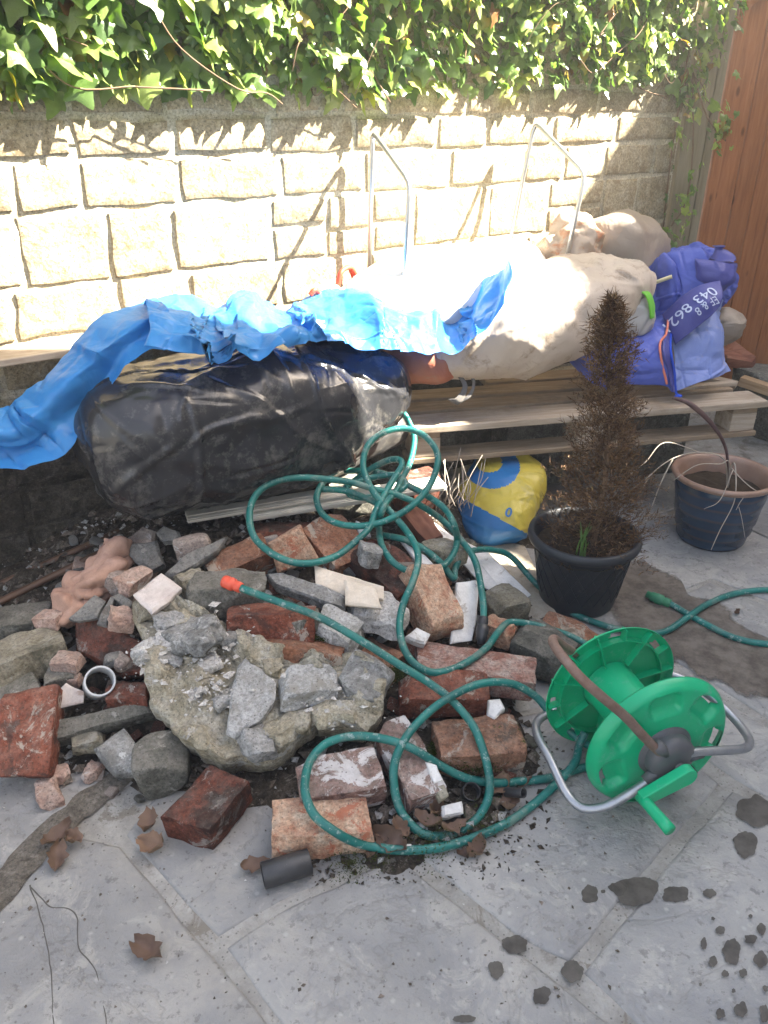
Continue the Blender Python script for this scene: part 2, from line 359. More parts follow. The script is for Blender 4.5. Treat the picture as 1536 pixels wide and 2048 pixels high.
def glaze():
    s = NT('blue_glaze'); sx = s.n.new('ShaderNodeSeparateXYZ'); s.l(s.tc.outputs['Object'], sx.inputs[0])
    band = s.math('SINE', s.math('MULTIPLY', s.math('ADD', sx.outputs['Z'], s.math('MULTIPLY', s.noise(4), .02)), 150.0))
    col = s.mix(s.ramp(band, [(.5, 0.0), (.98, .5)]), (.022, .042, .08), (.09, .055, .04))
    col = s.mix(s.ramp(s.noise(7, 6), [(.5, 0.0), (.7, .6)]), col, (.03, .06, .10)); s.bump(band, .35, .003)
    return s.fin(col, .22, .55)
M['glaze'] = glaze()
M['glaze_rim'] = simple('brown_rim', (.22, .13, .09), .35, .5, (.30, .2, .15), 12)
M['compost'] = simple('compost', (.03, .022, .015), .95, .1, (.06, .045, .03), 40, 1.0, 90)
def wood(name, c1, c2, c3, axis=0, rough=.75, scale=6, stretch=14, bump=.35, knots=False, dirt=None, vary=.15):
    s = NT(name); mp = s.n.new('ShaderNodeMapping'); sc = [stretch] * 3; sc[axis] = 1.0; mp.inputs['Scale'].default_value = sc
    s.l(s.vec, mp.inputs[0])
    a = s.noise(scale, 8, .65, mp.outputs[0], .5); col = s.ramp(a, [(.3, c1), (.5, c2), (.72, c3)])
    if knots:
        mk = s.n.new('ShaderNodeMapping'); ks = [2.2] * 3; ks[axis] = 1.0; mk.inputs['Scale'].default_value = ks; s.l(s.vec, mk.inputs[0])
        col = s.mix(s.ramp(s.voro(5.0, vec=mk.outputs[0]), [(.06, .8), (.13, 0.0)]), col, tuple(.45 * x for x in c1))
    if dirt: col = s.mix(s.ramp(s.noise(5, 8, .7), [(.5, 0.0), (.66, .75)]), col, dirt)
    col = s.vary(col, vary); s.bump(a, bump, .004)
    return s.fin(col, rough, .3)
M['gate'] = wood('stained_gate_wood', (.22, .082, .030), (.31, .122, .046), (.37, .16, .068), 2, .5, 5, 12, .2, True)
M['post'] = wood('greenish_post_wood', (.20, .165, .10), (.26, .22, .145), (.31, .27, .19), 2, .8, 5, 12, .3)
M['pallet'] = wood('weathered_pallet_wood', (.17, .12, .075), (.26, .195, .13), (.35, .275, .20), 0, .8, 5, 12, .5, False, (.13, .105, .08))
M['pallet_pale'] = wood('pale_pallet_wood', (.27, .215, .155), (.37, .305, .235), (.46, .395, .32), 0, .75, 5, 12, .4, False, (.24, .185, .13))
M['white_wood'] = wood('white_painted_plank', (.44, .42, .36), (.52, .50, .44), (.58, .56, .51), 0, .5, 5, 8, .15, False, (.36, .32, .26))
M['offcut'] = wood('raw_offcut_wood', (.30, .19, .10), (.42, .29, .17), (.5, .37, .24), 0, .7, 6, 12, .3)
M['redwood'] = wood('red_brown_board', (.14, .05, .03), (.22, .09, .055), (.30, .14, .09), 0, .7, 6, 10, .3)
M['copper'] = simple('dull_copper', (.16, .085, .05), .45, .5, (.10, .06, .04), 12, .1, 90, .3)
def leaf_mat(name, stops, trans=.3, rough=.35, spec=.5, odd=None):
    s = NT(name); g = s.n.new('ShaderNodeNewGeometry')
    r = s.math('FRACT', s.math('ADD', s.oi.outputs['Random'], g.outputs['Random Per Island']))
    col = s.ramp(r, stops); col = s.mix(.3, col, s.mix(1.0, col, s.ramp(s.noise(45, 3), [(.3, .5), (.7, 1.4)]), 'MULTIPLY'))
    s.bump(s.noise(30, 3), .25, .004); s.fin(col, rough, spec)
    tr = s.n.new('ShaderNodeBsdfTranslucent'); cl = s.mix(1.0, col, (1.5, 1.7, .6), 'MULTIPLY'); s.l(cl, tr.inputs[0]); mx = s.n.new('ShaderNodeMixShader'); mx.inputs[0].default_value = trans
    s.l(s.b.outputs[0], mx.inputs[1]); s.l(tr.outputs[0], mx.inputs[2]); s.l(mx.outputs[0], s.out.inputs['Surface']); return s.m
M['ivy'] = leaf_mat('ivy_leaf', [(0.0, (.07, .13, .04)), (.4, (.13, .21, .055)), (.7, (.21, .285, .08)), (.93, (.30, .34, .10)), (.965, (.30, .23, .03)), (1.0, (.18, .08, .03))], .4, .3, .6)
M['stem'] = simple('ivy_stem', (.14, .085, .05), .8, .2, (.2, .14, .09), 20)
M['twig'] = simple('grey_twig', (.30, .26, .21), .8, .2, (.42, .375, .32), 30)
M['conifer'] = leaf_mat('dead_conifer', [(0.0, (.055, .034, .023)), (.4, (.095, .057, .037)), (.75, (.15, .09, .055)), (1.0, (.25, .16, .095))], .15, .85, .1)
M['deadleaf'] = leaf_mat('dead_leaf', [(0.0, (.09, .055, .04)), (.5, (.15, .095, .07)), (1.0, (.24, .15, .10))], .12, .6, .3)
M['blade'] = simple('green_blade', (.06, .14, .025), .5, .4, (.10, .18, .04), 20)
M['moss'] = leaf_mat('moss', [(0.0, (.02, .028, .006)), (.5, (.045, .06, .012)), (1.0, (.07, .08, .02))], .1, .95, .05)
M['yellow'] = plastic_sheet('yellow_bag_plastic', (.50, .40, .045), (.56, .46, .07), .08, .4, (.36, .31, .11), .56, .45)
M['bagblue'] = simple('blue_bag_print', (.015, .13, .36), .4, .45, (.02, .16, .42), 9, dirt=(.05, .14, .28), damt=.64)
M['render'] = simple('house_render', (.30, .28, .25), .9, .2, (.36, .34, .31), 3, .2, 40)
M['rooftile'] = simple('roof_tile', (.10, .07, .06), .8, .2, (.14, .10, .08), 12, .3, 30)
M['pane'] = simple('window_pane', (.03, .035, .04), .08, .6)
M['gloss_white'] = simple('white_plastic', (.7, .7, .7), .4, .4)
M['redtape'] = simple('red_tape', (.62, .06, .03), .5, .4)
M['webbing'] = simple('strap_webbing', (.15, .135, .11), .8, .2, (.10, .10, .11), 160)
#STRUCTURE
# ------------------------------------------------------------------ piece builders
_cs = {}
def cube_sphere(res):
    if res in _cs: return _cs[res]
    idx = {}; V = []; F = []
    def vid(p):
        k = tuple(np.round(p, 5))
        if k not in idx: idx[k] = len(V); V.append(p)
        return idx[k]
    g = np.linspace(-1, 1, res + 1)
    for ax in range(3):
        for sg in (-1, 1):
            for i in range(res):
                for j in range(res):
                    q = []
                    for a, b in ((i, j), (i + 1, j), (i + 1, j + 1), (i, j + 1)):
                        p = [0, 0, 0]; p[ax] = sg; p[(ax + 1) % 3] = g[a]; p[(ax + 2) % 3] = g[b]; q.append(vid(np.array(p, float)))
                    F.append(q if sg > 0 else q[::-1])
    _cs[res] = (np.array(V), F); return _cs[res]
def rock(dims, seed=0, res=10, chips=4, rough=.006, k=26, depth=(.72, .95), nscale=None):
    # box with broken corners and a rough skin
    q, F = cube_sphere(res); h = np.array(dims) / 2; p = q * h
    rg = np.random.default_rng(seed); planes = []
    for a in range(3):
        for sg in (-1, 1):
            n = np.zeros(3); n[a] = sg; n += rg.normal(size=3) * .04; n /= np.linalg.norm(n); planes.append((n, h[a]))
    for c in range(chips):
        sgn = rg.choice([-1, 1], 3).astype(float); wt_ = rg.dirichlet([1, 1, 1]) * 1.6 + .1
        if rg.random() < .5: wt_[rg.integers(3)] = .08
        n = sgn * wt_ / h; n /= np.linalg.norm(n); dmax = (np.abs(n) * h).sum()
        planes.append((n, dmax * rg.uniform(*depth)))
    acc = 0
    for n, d in planes: acc = acc + np.clip((p @ n) / d, 0, None) ** k
    s = acc ** (-1.0 / k)
    p = p * s[:, None]
    dn = p / (np.linalg.norm(p, axis=1)[:, None] + 1e-9)
    sc = nscale or .55 / max(min(dims), .02)
    fr = np.abs(pn(p + seed, sc * 1.1, seed + 9)); fr = np.floor(fr * 7) / 7 * .6 + fr * .4
    p = p + dn * (fbm(p + seed * .37, sc, seed, 5) * rough * 1.7 + np.abs(pn(p + seed, sc * 2.6, seed)) * rough * 1.3 - fr * rough * 2.2 + rough * .4)[:, None]
    return p, F
def newell(P):
    n = np.zeros(3)
    for i in range(len(P)):
        a, b = P[i], P[(i + 1) % len(P)]; n += np.cross(a, b)
    n /= np.linalg.norm(n) + 1e-12
    return n
def slab(P, th, seed=0, step=.02, jit=.004, rough=.002, rings=(0, .06, .2, .4, .6, .8, 1.0), lip=.25, top=None, under=.0):
    # a flat piece: outline P is its upper face, th its thickness; P need not be quite planar
    P = [np.array(p, float) for p in P]; n = newell(P)
    if n[2] < 0: P = P[::-1]; n = -n
    rg = np.random.default_rng(seed); O = []
    for i in range(len(P)):
        a, b = P[i], P[(i + 1) % len(P)]; m = max(1, int(round(np.linalg.norm(b - a) / step)))
        for k in range(m): O.append(a + (b - a) * k / m)
    O = np.array(O); c = O.mean(0); rad = O - c; rad -= np.outer(rad @ n, n); rl = np.linalg.norm(rad, axis=1)[:, None] + 1e-9
    O = O + rad / rl * (pn(O + seed, .35 / step, seed) * 2.2 * jit)[:, None]
    N = len(O); V = []; F = []
    mn = rl.min()
    for t in rings:
        f = 1 - t
        if 0 < t < .1: f = np.maximum(1 - min(.5 * th, .008) / rl, .5)
        L = c + (O - c) * f
        dz = fbm(L + seed, .25 / max(th, .02), seed, 4) * rough * 2
        if top is not None: dz = dz + top(L)
        if t == 0: dz = dz - min(lip * th, .006)
        V.append(L + np.outer(dz, n))
    top_n = len(rings)
    for k, (d, s_) in enumerate(((.35, 1.004), (.75, .99), (1.0, .955 - under))):
        L = c + (O - c) * s_ - n * th * d; L = L + rad / rl * (pn(L + seed, .5 / max(th, .02), seed + 4) * th * .26)[:, None]
        V.append(L)
    order = list(range(top_n - 1, -1, -1)) + [top_n, top_n + 1, top_n + 2]
    A = np.concatenate([V[i] for i in order])
    for r in range(len(order) - 1):
        for k in range(N):
            k2 = (k + 1) % N; F.append((r * N + k, (r + 1) * N + k, (r + 1) * N + k2, r * N + k2))
    F.append(tuple((len(order) - 1) * N + k for k in range(N))[::-1])
    if rings[-1] < 1: F.append(tuple(range(N)))
    return A - c, F, c
def grid_faces(nu, nv):
    return [(i * nv + j, i * nv + j + 1, (i + 1) * nv + j + 1, (i + 1) * nv + j) for i in range(nu - 1) for j in range(nv - 1)]
def patch(cols, nu=16, nv=12, amp=.02, scale=6, seed=0, thick=.002, fold=0, zig=0):
    # cloth or sheet through a net of control points, creased like plastic
    rows = [catmull(c, nv) for c in cols]; L = len(rows[0])
    A = np.stack([catmull([r[j] for r in rows], nu) for j in range(L)], 1)
    if zig: # sharp pleats across the strip
        t = np.linspace(0, len(rows) - 1, A.shape[0]); rg = np.random.default_rng(seed + 77); kn = np.sort(np.concatenate([[0, len(rows) - 1], rg.uniform(0, len(rows) - 1, len(rows) * 2)])); hv = rg.uniform(-1, 1, len(kn)); hv2 = rg.uniform(-1, 1, len(kn))
        vv = np.linspace(0, 1, L); sh_ = np.sin(np.pi * vv) * .8 + .2
        hz_ = np.stack([np.interp(t + (v_ - .5) * .9 * math.sin(seed), kn, hv) * (1 - v_) + np.interp(t - (v_ - .5) * .7, kn, hv2) * v_ for v_ in vv], 1) * np.clip((len(rows) - 1.2 - t) / 1.6, .08, 1)[:, None]
        A[:, :, 1] -= hz_ * sh_ * zig; A[:, :, 2] += hz_ * sh_ * zig * .7
    nu_, nv_ = A.shape[:2]; du = np.gradient(A, axis=0); dv = np.gradient(A, axis=1); N = np.cross(du, dv); N /= np.linalg.norm(N, axis=2)[:, :, None] + 1e-9
    P = A.reshape(-1, 3); P0 = P; P = P + N.reshape(-1, 3) * (crumple(P, scale, seed) * amp)[:, None]
    if fold: P = P + N.reshape(-1, 3) * (creases(P0, 30, seed, wdt=.007, spread=np.ptp(P0, 0).max() * .35, freq=5) * fold)[:, None]
    return P, grid_faces(nu_, nv_), (nu_, nv_), N.reshape(-1, 3)
def sheet(name, cols, m, thick=.0015, parent=None, **k):
    args = {a: k.pop(a) for a in ('nu', 'nv', 'amp', 'scale', 'seed', 'fold', 'zig') if a in k}
    V, F, _, _ = patch(cols, **args)
    c = V.mean(0); o = mob(name, V - c, F, m, parent, True, loc=tuple(c), **k)
    if thick: s = o.modifiers.new('thickness', 'SOLIDIFY'); s.thickness = thick; s.offset = 0
    return o
def bagmesh(st, nu=120, nv=84, e=2.5, amp=.02, scale=5, seed=0, floor=None, lean=0, cr=(22, .006, .008)):
    # st: stations (centre, up radius, side radius); closed sack
    C = catmull([s[0] for s in st], 24); ru = catmull([[s[1], s[2], 0] for s in st], 24)
    t = np.linspace(0, 1, len(C)); tt = .5 - .5 * np.cos(np.linspace(0, math.pi, nu)); 
    Cc = np.stack([np.interp(tt, t, C[:, k]) for k in range(3)], 1); rr = np.stack([np.interp(tt, t, ru[:, k]) for k in (0, 1)], 1)
    T = np.gradient(Cc, axis=0); T /= np.linalg.norm(T, axis=1)[:, None]
    S = np.cross(T, [0, 0, 1.0]); S /= np.linalg.norm(S, axis=1)[:, None]; U = np.cross(S, T)
    th = np.linspace(0, 2 * math.pi, nv, endpoint=False)
    ct, stn = np.cos(th), np.sin(th); cx = np.sign(ct) * np.abs(ct) ** (2 / e); sx = np.sign(stn) * np.abs(stn) ** (2 / e)
    P = Cc[:, None, :] + S[:, None, :] * (rr[:, 1][:, None] * cx)[:, :, None] + U[:, None, :] * (rr[:, 0][:, None] * sx)[:, :, None]
    d = P - Cc[:, None, :]; dn = d / (np.linalg.norm(d, axis=2)[:, :, None] + 1e-9)
    Q = P.reshape(-1, 3); am = amp * np.clip(np.minimum(rr[:, 0], rr[:, 1]) / .06, 0, 1)
    Q0 = Q; Q = Q + dn.reshape(-1, 3) * (crumple(Q, scale, seed) * np.repeat(am, nv))[:, None]
    if cr: Q = Q + dn.reshape(-1, 3) * (creases(Q0, cr[0], seed, wdt=cr[2], spread=np.ptp(Q0, 0).max() * .35) * cr[1] * np.repeat(am / max(amp, 1e-6), nv))[:, None]
    if floor is not None: Q[:, 2] = np.where(Q[:, 2] < floor, floor + (Q[:, 2] - floor) * .1, Q[:, 2])
    F = [(i * nv + j, i * nv + (j + 1) % nv, (i + 1) * nv + (j + 1) % nv, (i + 1) * nv + j) for i in range(nu - 1) for j in range(nv)]
    F.append(tuple(range(nv))[::-1]); F.append(tuple((nu - 1) * nv + j for j in range(nv)))
    return Q, F
def bag(name, st, m, parent=None, **k):
    args = {a: k.pop(a) for a in ('nu', 'nv', 'e', 'amp', 'scale', 'seed', 'floor', 'cr') if a in k}
    V, F = bagmesh(st, **args); c = V.mean(0)
    return mob(name, V - c, F, m, parent, True, loc=tuple(c), **k)

# ------------------------------------------------------------------ the setting: paving
base = MB(); base.box((1.0, 3.0, -.030), (30, 30, .05)); base.make('ground', M['joint'], kind='structure')
paving = empty('paving', (0, 0, 0), kind='structure')
flags = [
    [(-260, 1900), (20, 1800), (118, 1668), (238, 1692), (330, 1800), (440, 1930), (560, 2080), (700, 2300), (-120, 2500)],
    [(452, 1893), (560, 1822), (800, 1712), (845, 1756), (1010, 1878), (1245, 2066), (1500, 2320), (730, 2320), (575, 2060)],
    [(252, 1668), (330, 1560), (480, 1430), (700, 1580), (790, 1695), (560, 1800), (437, 1868), (340, 1768)],
    [(812, 1688), (720, 1560), (1000, 1440), (1205, 1400), (1440, 1566), (1330, 1690), (1140, 1922), (1035, 1868)],
    [(1168, 1944), (1330, 1735), (1465, 1580), (1540, 1612), (1800, 1750), (1900, 2400), (1540, 2300), (1280, 2052)],
    [(1468, 1556), (1352, 1476), (1220, 1392), (1330, 1330), (1440, 1392), (1640, 1520), (1900, 1720), (1620, 1640)],
    [(1348, 1318), (1250, 1240), (1420, 1165), (1580, 1230), (1900, 1420), (1800, 1590), (1460, 1388)],
    [(-30, 1745), (-400, 1800), (-300, 1480), (100, 1420), (300, 1440), (325, 1545), (205, 1588), (70, 1690)],
    [(1235, 1230), (1320, 1318), (1205, 1385), (1000, 1430), (880, 1330), (1050, 1190), (1150, 1150)],
    [(1170, 1140), (1240, 1060), (1400, 1010), (1560, 1090), (1800, 1180), (1700, 1270), (1590, 1222), (1425, 1155), (1250, 1225)],
    [(1250, 1050), (1050, 1010), (1120, 930), (1330, 900), (1500, 960), (1700, 1040), (1700, 1150), (1570, 1085), (1400, 1000)],
    [(1040, 1005), (1230, 1058), (1160, 1138), (1040, 1180), (870, 1320), (700, 1200), (860, 1060)],
    [(470, 1420), (320, 1430), (250, 1200), (500, 1080), (850, 1060), (690, 1195), (860, 1325), (990, 1430), (710, 1570)],
    [(90, 1410), (-300, 1470), (-500, 1320), (-100, 1220), (240, 1195), (310, 1430)]]
for i, f in enumerate(flags):
    V, F, c = slab([G(u, v, 0) for u, v in f], .03, seed=i + 5, step=.03, jit=.004, rough=.0012, rings=(0, .06, .3, .6, 1.0), lip=.12)
    mob('flagstone', V, F, M['flag'], paving, loc=tuple(c + np.array([0, 0, -.001 * (i % 3)])))
# wide dirt filled gutter between the two left flags, and cracks
def ribbon(P, wd, z, name, m, parent, seed=0, th=.002, **k):
    P = catmull(P, 10); T = np.gradient(P, axis=0); T /= np.linalg.norm(T, axis=1)[:, None]; S = np.stack([-T[:, 1], T[:, 0], 0 * T[:, 0]], 1)
    wv = np.interp(np.linspace(0, 1, len(P)), np.linspace(0, 1, len(wd)), wd)
    wv = wv * (1 + .5 * pn(P, 25, seed)); off = pn(P, 40, seed + 2) * .003
    C = P + S * off[:, None]; prof = [(-1, 0), (-.55, 1), (.5, .8), (1, 0)]
    V = np.concatenate([C + S * (wv * a)[:, None] + np.array([0, 0, 1.0]) * (z + th * b) for a, b in prof]); n = len(P)
    F = [(j * n + i, (j + 1) * n + i, (j + 1) * n + i + 1, j * n + i + 1) for j in range(3) for i in range(n - 1)]
    return mob(name, V, F, m, parent, True, **k)
M['crack'] = simple('crack_dirt', (.085, .08, .072), .95, .1, (.10, .095, .085), 40)
ribbon([G(-60, 1840), G(30, 1745), G(110, 1660), (G(215, 1575)), G(330, 1500)], [.040, .036, .034, .030, .02], .002, 'dirt_seam', masonry('seam_dirt', (.10, .088, .07), (.15, .133, .11), (.20, .18, .155), None, scale=18, bump=.8, vary=0, damt=0), paving, 3, .005)
for pts in ([(60, 1770), (85, 1850), (100, 1930), (108, 2060)], [(62, 1775), (100, 1812), (150, 1825), (158, 1895), (195, 1950), (215, 2060)]):
    ribbon([G(u, v) for u, v in pts], [.0013, .0011, .0008], .0003, 'crack', M['crack'], paving, len(pts), .0002)
# wet patches
def soft_mat(name, c, c2, rough=.45, edge=(.15, .5), big=0):
    s = NT(name); at = s.n.new('ShaderNodeAttribute'); at.attribute_name = 'inner'
    col = s.ramp(s.noise(22, 8, .7), [(.38, c), (.62, c2)]); s.bump(s.noise(30, 6, .7), .25, .003); s.fin(col, rough, .25)
    nz_ = s.noise(55, 6, .7); f = s.math('ADD', at.outputs['Fac'], s.math('MULTIPLY', s.math('SUBTRACT', nz_, .5), 1.1))
    if big: f = s.math('ADD', f, s.math('MULTIPLY', s.math('SUBTRACT', s.noise(6, 7, .7), .55), big))
    f = s.ramp(f, [(edge[0], 0.0), (edge[1], .92)])
    tr = s.n.new('ShaderNodeBsdfTransparent'); mx = s.n.new('ShaderNodeMixShader'); s.l(f, mx.inputs[0]); s.l(tr.outputs[0], mx.inputs[1]); s.l(s.b.outputs[0], mx.inputs[2]); s.l(mx.outputs[0], s.out.inputs['Surface']); return s.m
M['stain'] = soft_mat('wet_stone', (.042, .037, .031), (.095, .086, .073))
M['damp'] = soft_mat('damp_stone', (.075, .062, .05), (.17, .148, .124), .5, (.1, .7), 1.6)
def decal(O, z, m, name, rings=((0, 1.0), (.5, .93), (.85, .84), (1, .6), (1, .25))):
    c = O.mean(0); n = len(O); V = []; A = []
    for a_, f_ in rings: V += list((O - c) * f_); A += [a_] * n
    V.append(np.zeros(3)); A.append(1); nr = len(rings)
    F = [(i * n + k, i * n + (k + 1) % n, (i + 1) * n + (k + 1) % n, (i + 1) * n + k) for i in range(nr - 1) for k in range(n)] + [((nr - 1) * n + k, (nr - 1) * n + (k + 1) % n, nr * n) for k in range(n)]
    o = mob(name, V, F, m, paving, False, loc=(c[0], c[1], z)); at = o.data.attributes.new('inner', 'FLOAT', 'POINT'); at.data.foreach_set('value', A); return o
def blob(u, v, rx, ry, m, seed, z=.0018, name='water_stain', irr=.35):
    c = np.array(G(u, v)); ex = (np.array(G(u + 1, v)) - c) * rx * .98; ey = (np.array(G(u, v + 1)) - c) * ry * .98; n = 48
    a = np.linspace(0, 2 * math.pi, n, endpoint=False)[::-1]; d = np.stack([np.cos(a), np.sin(a), 0 * a], 1)
    rr = 1 + irr * 1.4 * pn(d * 1.3, 1, seed) + irr * .5 * pn(d * 3.5, 1, seed + 3)
    decal(c + np.outer(d[:, 0] * rr, ex) + np.outer(d[:, 1] * rr, ey), z, m, name)
for i, (u, v, rx, ry) in enumerate([(1180, 1790, 18, 20), (1272, 1782, 42, 30), (1236, 1778, 18, 14), (1206, 1784, 5, 4), (1350, 1790, 28, 18), (1418, 1787, 14, 10), (1030, 1890, 26, 20), (993, 1942, 17, 18), (1083, 1993, 19, 19),
        (1145, 1945, 23, 22), (928, 2040, 22, 9), (1510, 1625, 46, 36), (1492, 1690, 24, 26), (1463, 1905, 20, 26), (1440, 1862, 10, 9), (1407, 1890, 7, 12), (1425, 1925, 9, 12), (1500, 1880, 12, 10), (1520, 1920, 14, 18), (1486, 1948, 9, 9), (1450, 1950, 8, 8), (1522, 1860, 9, 12), (1480, 2022, 14, 16), (1440, 2030, 9, 12), (1528, 2030, 12, 18), (1425, 1840, 4, 4), (1400, 1972, 3, 4), (1500, 1835, 5, 4), (1530, 1980, 6, 7), (1466, 1985, 4, 5)]):
    blob(u, v, rx, ry, M['stain'], i, z=.0018 + .0001 * i)
DP = [(1190, 1170), (1262, 1115), (1330, 1145), (1390, 1190), (1440, 1200), (1480, 1255), (1620, 1310), (1640, 1430), (1470, 1396), (1350, 1334), (1250, 1285)]
DP = np.array(catmull([G(u, v) for u, v in DP + DP[:1]], 8)[:-1]); DP = DP + np.stack([pn(DP, 12, 3), pn(DP, 12, 4), 0 * DP[:, 0]], 1) * .05
decal(DP, .0030, M['damp'], 'damp_patch')

# ------------------------------------------------------------------ stone wall
wall = empty('stone_wall', W0, TH, label='sunlit coursed sandstone wall with pale pointing behind the rubbish bags', cat='wall')
WL = -2.7; WR = 1.52
vs = [60, 150, 232, 323, 432, 583, 690]
zs = [W(0, v).z for v in vs]; zs = [2.05, zs[0] + .17] + zs
while zs[-1] > .02: zs.append(zs[-1] - random.uniform(.125, .175))
nx, nz = 150, 84
xs = np.linspace(WL, WR, nx); zz = np.linspace(-.03, 2.05, nz)
P = np.array([(x, 0, z) for x in xs for z in zz]); P[:, 1] = fbm(P, 7, 2, 5) * .004
V = list(P); F = grid_faces(nx, nz); b0 = len(V)
V += [(WL, .36, -.03), (WL, .36, 2.05), (WR, .36, -.03), (WR, .36, 2.05)]
F += [(nz - 1, b0 + 1, b0 + 3, (nx - 1) * nz + nz - 1)] ; F = [f[::-1] for f in F]
F += [tuple([(nx - 1) * nz + j for j in range(nz)] + [b0 + 3, b0 + 2]), tuple([j for j in range(nz)][::-1] + [b0, b0 + 1]), (b0, b0 + 2, b0 + 3, b0 + 1)]
po = mob('pointing', V, F, M['pointing'], wall); po.data.materials.append(M['wall_shade_dirt'])
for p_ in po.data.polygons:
    if p_.center.z < .50 + .05 * math.sin(p_.center.x * 7) + .03 * math.sin(p_.center.x * 23) and p_.center.x < .9: p_.material_index = 1  # shade and dirt painted onto the lower left pointing
def stone(x0, x1, z0, z1, seed):
    w_, h_ = x1 - x0, z1 - z0; nu, nv = max(6, int(w_ / .014)), max(5, int(h_ / .014)); rg = np.random.default_rng(seed)
    eg = lambda k: np.concatenate([[-1, -.985], np.linspace(-.955, .955, k), [.985, 1]]); nu += 4; nv += 4
    u, v = np.meshgrid(eg(nu - 4), eg(nv - 4), indexing='ij'); u, v = u.ravel(), v.ravel()
    X = u * w_ / 2; Z = v * h_ / 2
    X = X + pn(np.stack([u * 0 + seed, Z * 14, u], 1), 1, 2) * .012; Z = Z + pn(np.stack([X * 10, v * 0 + seed, v], 1), 1, 5) * .012
    edge = np.maximum(np.abs(u) ** 20, np.abs(v) ** 20)
    P = np.stack([X + seed * 1.7, Z, u * 0], 1)
    f = .0055 + rg.uniform(-.002, .002) + fbm(P, 11, seed, 5) * .0055 + np.abs(pn(P, 26, seed + 3)) * .004
    f = f - .003 * edge - .025 * ((np.abs(u) > .99) | (np.abs(v) > .99))
    return np.stack([X, -f, Z], 1), [q[::-1] for q in grid_faces(nu, nv)]
sd = 0
for r in range(len(zs) - 1):
    zt, zb = zs[r], zs[r + 1]; x = WL + .01; rg = random.Random(r * 5 + 2)
    if r == 5: cut = [-2.5, -2.25, -1.98, -1.735, -1.40, -1.165]
    else: cut = []
    while x < WR - .05:
        ln = rg.uniform(.16, .36)
        if cut:
            nxt = [c for c in cut if c > x + .05]
            if nxt: ln = nxt[0] - x
        if x + ln > WR - .07: ln = WR - x - .004
        jw = rg.uniform(.007, .012)
        split = (zt - zb) > .15 and x > -1.2 and rg.random() < .4 and r > 1
        if split and zt - zb > .165:
            zm = (zt + zb) / 2 + rg.uniform(-.012, .012); parts = [(zm, zt), (zb, zm)]
        else: parts = [(zb, zt)]
        for pz0, pz1 in parts:
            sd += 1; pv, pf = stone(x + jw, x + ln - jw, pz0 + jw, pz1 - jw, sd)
            mob('stone', pv, pf, M['wall_shade_dirt' if pz0 + pz1 < .95 and x < .8 else 'wallstone'], wall, loc=(x + ln / 2, -.001, (pz0 + pz1) / 2))  # lower left courses take the stone with shade and dirt painted in
        x += ln

# ------------------------------------------------------------------ gate, post and the houses that cast the shade
gate = empty('wooden_gate', (1.465, 3.80, 0), R(10), label='tall red brown boarded gate at the right hand end of the wall', cat='gate')
bw = .098
for i in range(11):
    m_ = MB(); m_.box((.05 + bw * i + bw / 2, 0, .96), (bw - .005, .022, 1.84)); bevel(m_.make('board', M['gate'], gate), .004)
for x in (.022, 1.16):
    m_ = MB(); m_.box((x, -.006, .98), (.085 if x > 1 else .05, .045, 1.9)); bevel(m_.make('stile', M['gate'], gate), .004)
V = []; F = []; n = 24
for i in range(n + 1):
    x = -.003 + 1.21 * i / n; zb = 1.70 + .26 * math.sin(math.pi * min(1, (i / n))) ; zt = zb + .12
    for y in (-.032, .016): V += [(x, y, zb), (x, y, zt)]
for i in range(n):
    a = i * 4; b = a + 4; F += [(a, b, b + 1, a + 1), (a + 2, a + 3, b + 3, b + 2), (a + 1, b + 1, b + 3, a + 3), (a, a + 2, b + 2, b)]
F += [(0, 1, 3, 2), (n * 4, n * 4 + 2, n * 4 + 3, n * 4 + 1)]
mob('top_rail', V, F, M['gate'], gate, False)
for z in (.25, 1.0):
    m_ = MB(); m_.box((.6, .032, z), (1.1, .04, .1)); m_.make('rail', M['gate'], gate)
pb = wp(1.535, 0, 0)
post = empty('gate_post', (pb.x + .0, pb.y + .03, 0), R(12), label='greenish square timber post between the stone wall and the gate', cat='post')
m_ = MB(); m_.box((.075, .05, 1.1), (.115, .1, 2.2)); bevel(m_.make('post_body', M['post'], post), .006)
m_ = MB(); m_.box((.156, .03, 1.1), (.04, .06, 2.2)); bevel(m_.make('stop_batten', M['post'], post), .004)
def house(name, loc, rz, sx, sy, hh, ln, label):
    h_ = empty(name, loc, rz, label=label, cat='house')
    m_ = MB(); m_.box((sx / 2, -sy / 2, hh / 2 - .05), (sx, sy, hh)); m_.make('wall', M['render'], h_)
    m_ = MB(); m_.add([(0, 0, hh - .04), (0, -sy, hh - .04), (sx, -sy, hh - .04), (sx, 0, hh - .04), (sx / 2, -.3, hh + 1.1), (sx / 2, -sy + .3, hh + 1.1)], [(0, 4, 5, 1), (2, 5, 4, 3), (0, 3, 4), (1, 5, 2), (0, 1, 2, 3)]); m_.make('roof', M['rooftile'], h_)
    for k in range(ln):
        y = -sy * (k + .7) / (ln + .4)
        m_ = MB(); m_.box((-.005, y, hh * .62), (.08, .95, 1.2)); fr = m_.make('window', M['gloss_white'], h_)
        m_ = MB(); m_.box((-.047, y, hh * .62), (.012, .82, 1.06)); m_.make('pane', M['pane'], fr)
    return h_
house('neighbouring_house', (3.05, 2.24, 0), 0, 7, 11, 6.2, 3, 'rendered house on the right whose shade covers the paving')
hb = house('garden_outbuilding', wp(3.45, -.8, 0), TH, 3.2, 5.0, 3.82, 0, 'low rendered outbuilding beyond the gate shading the wall end')
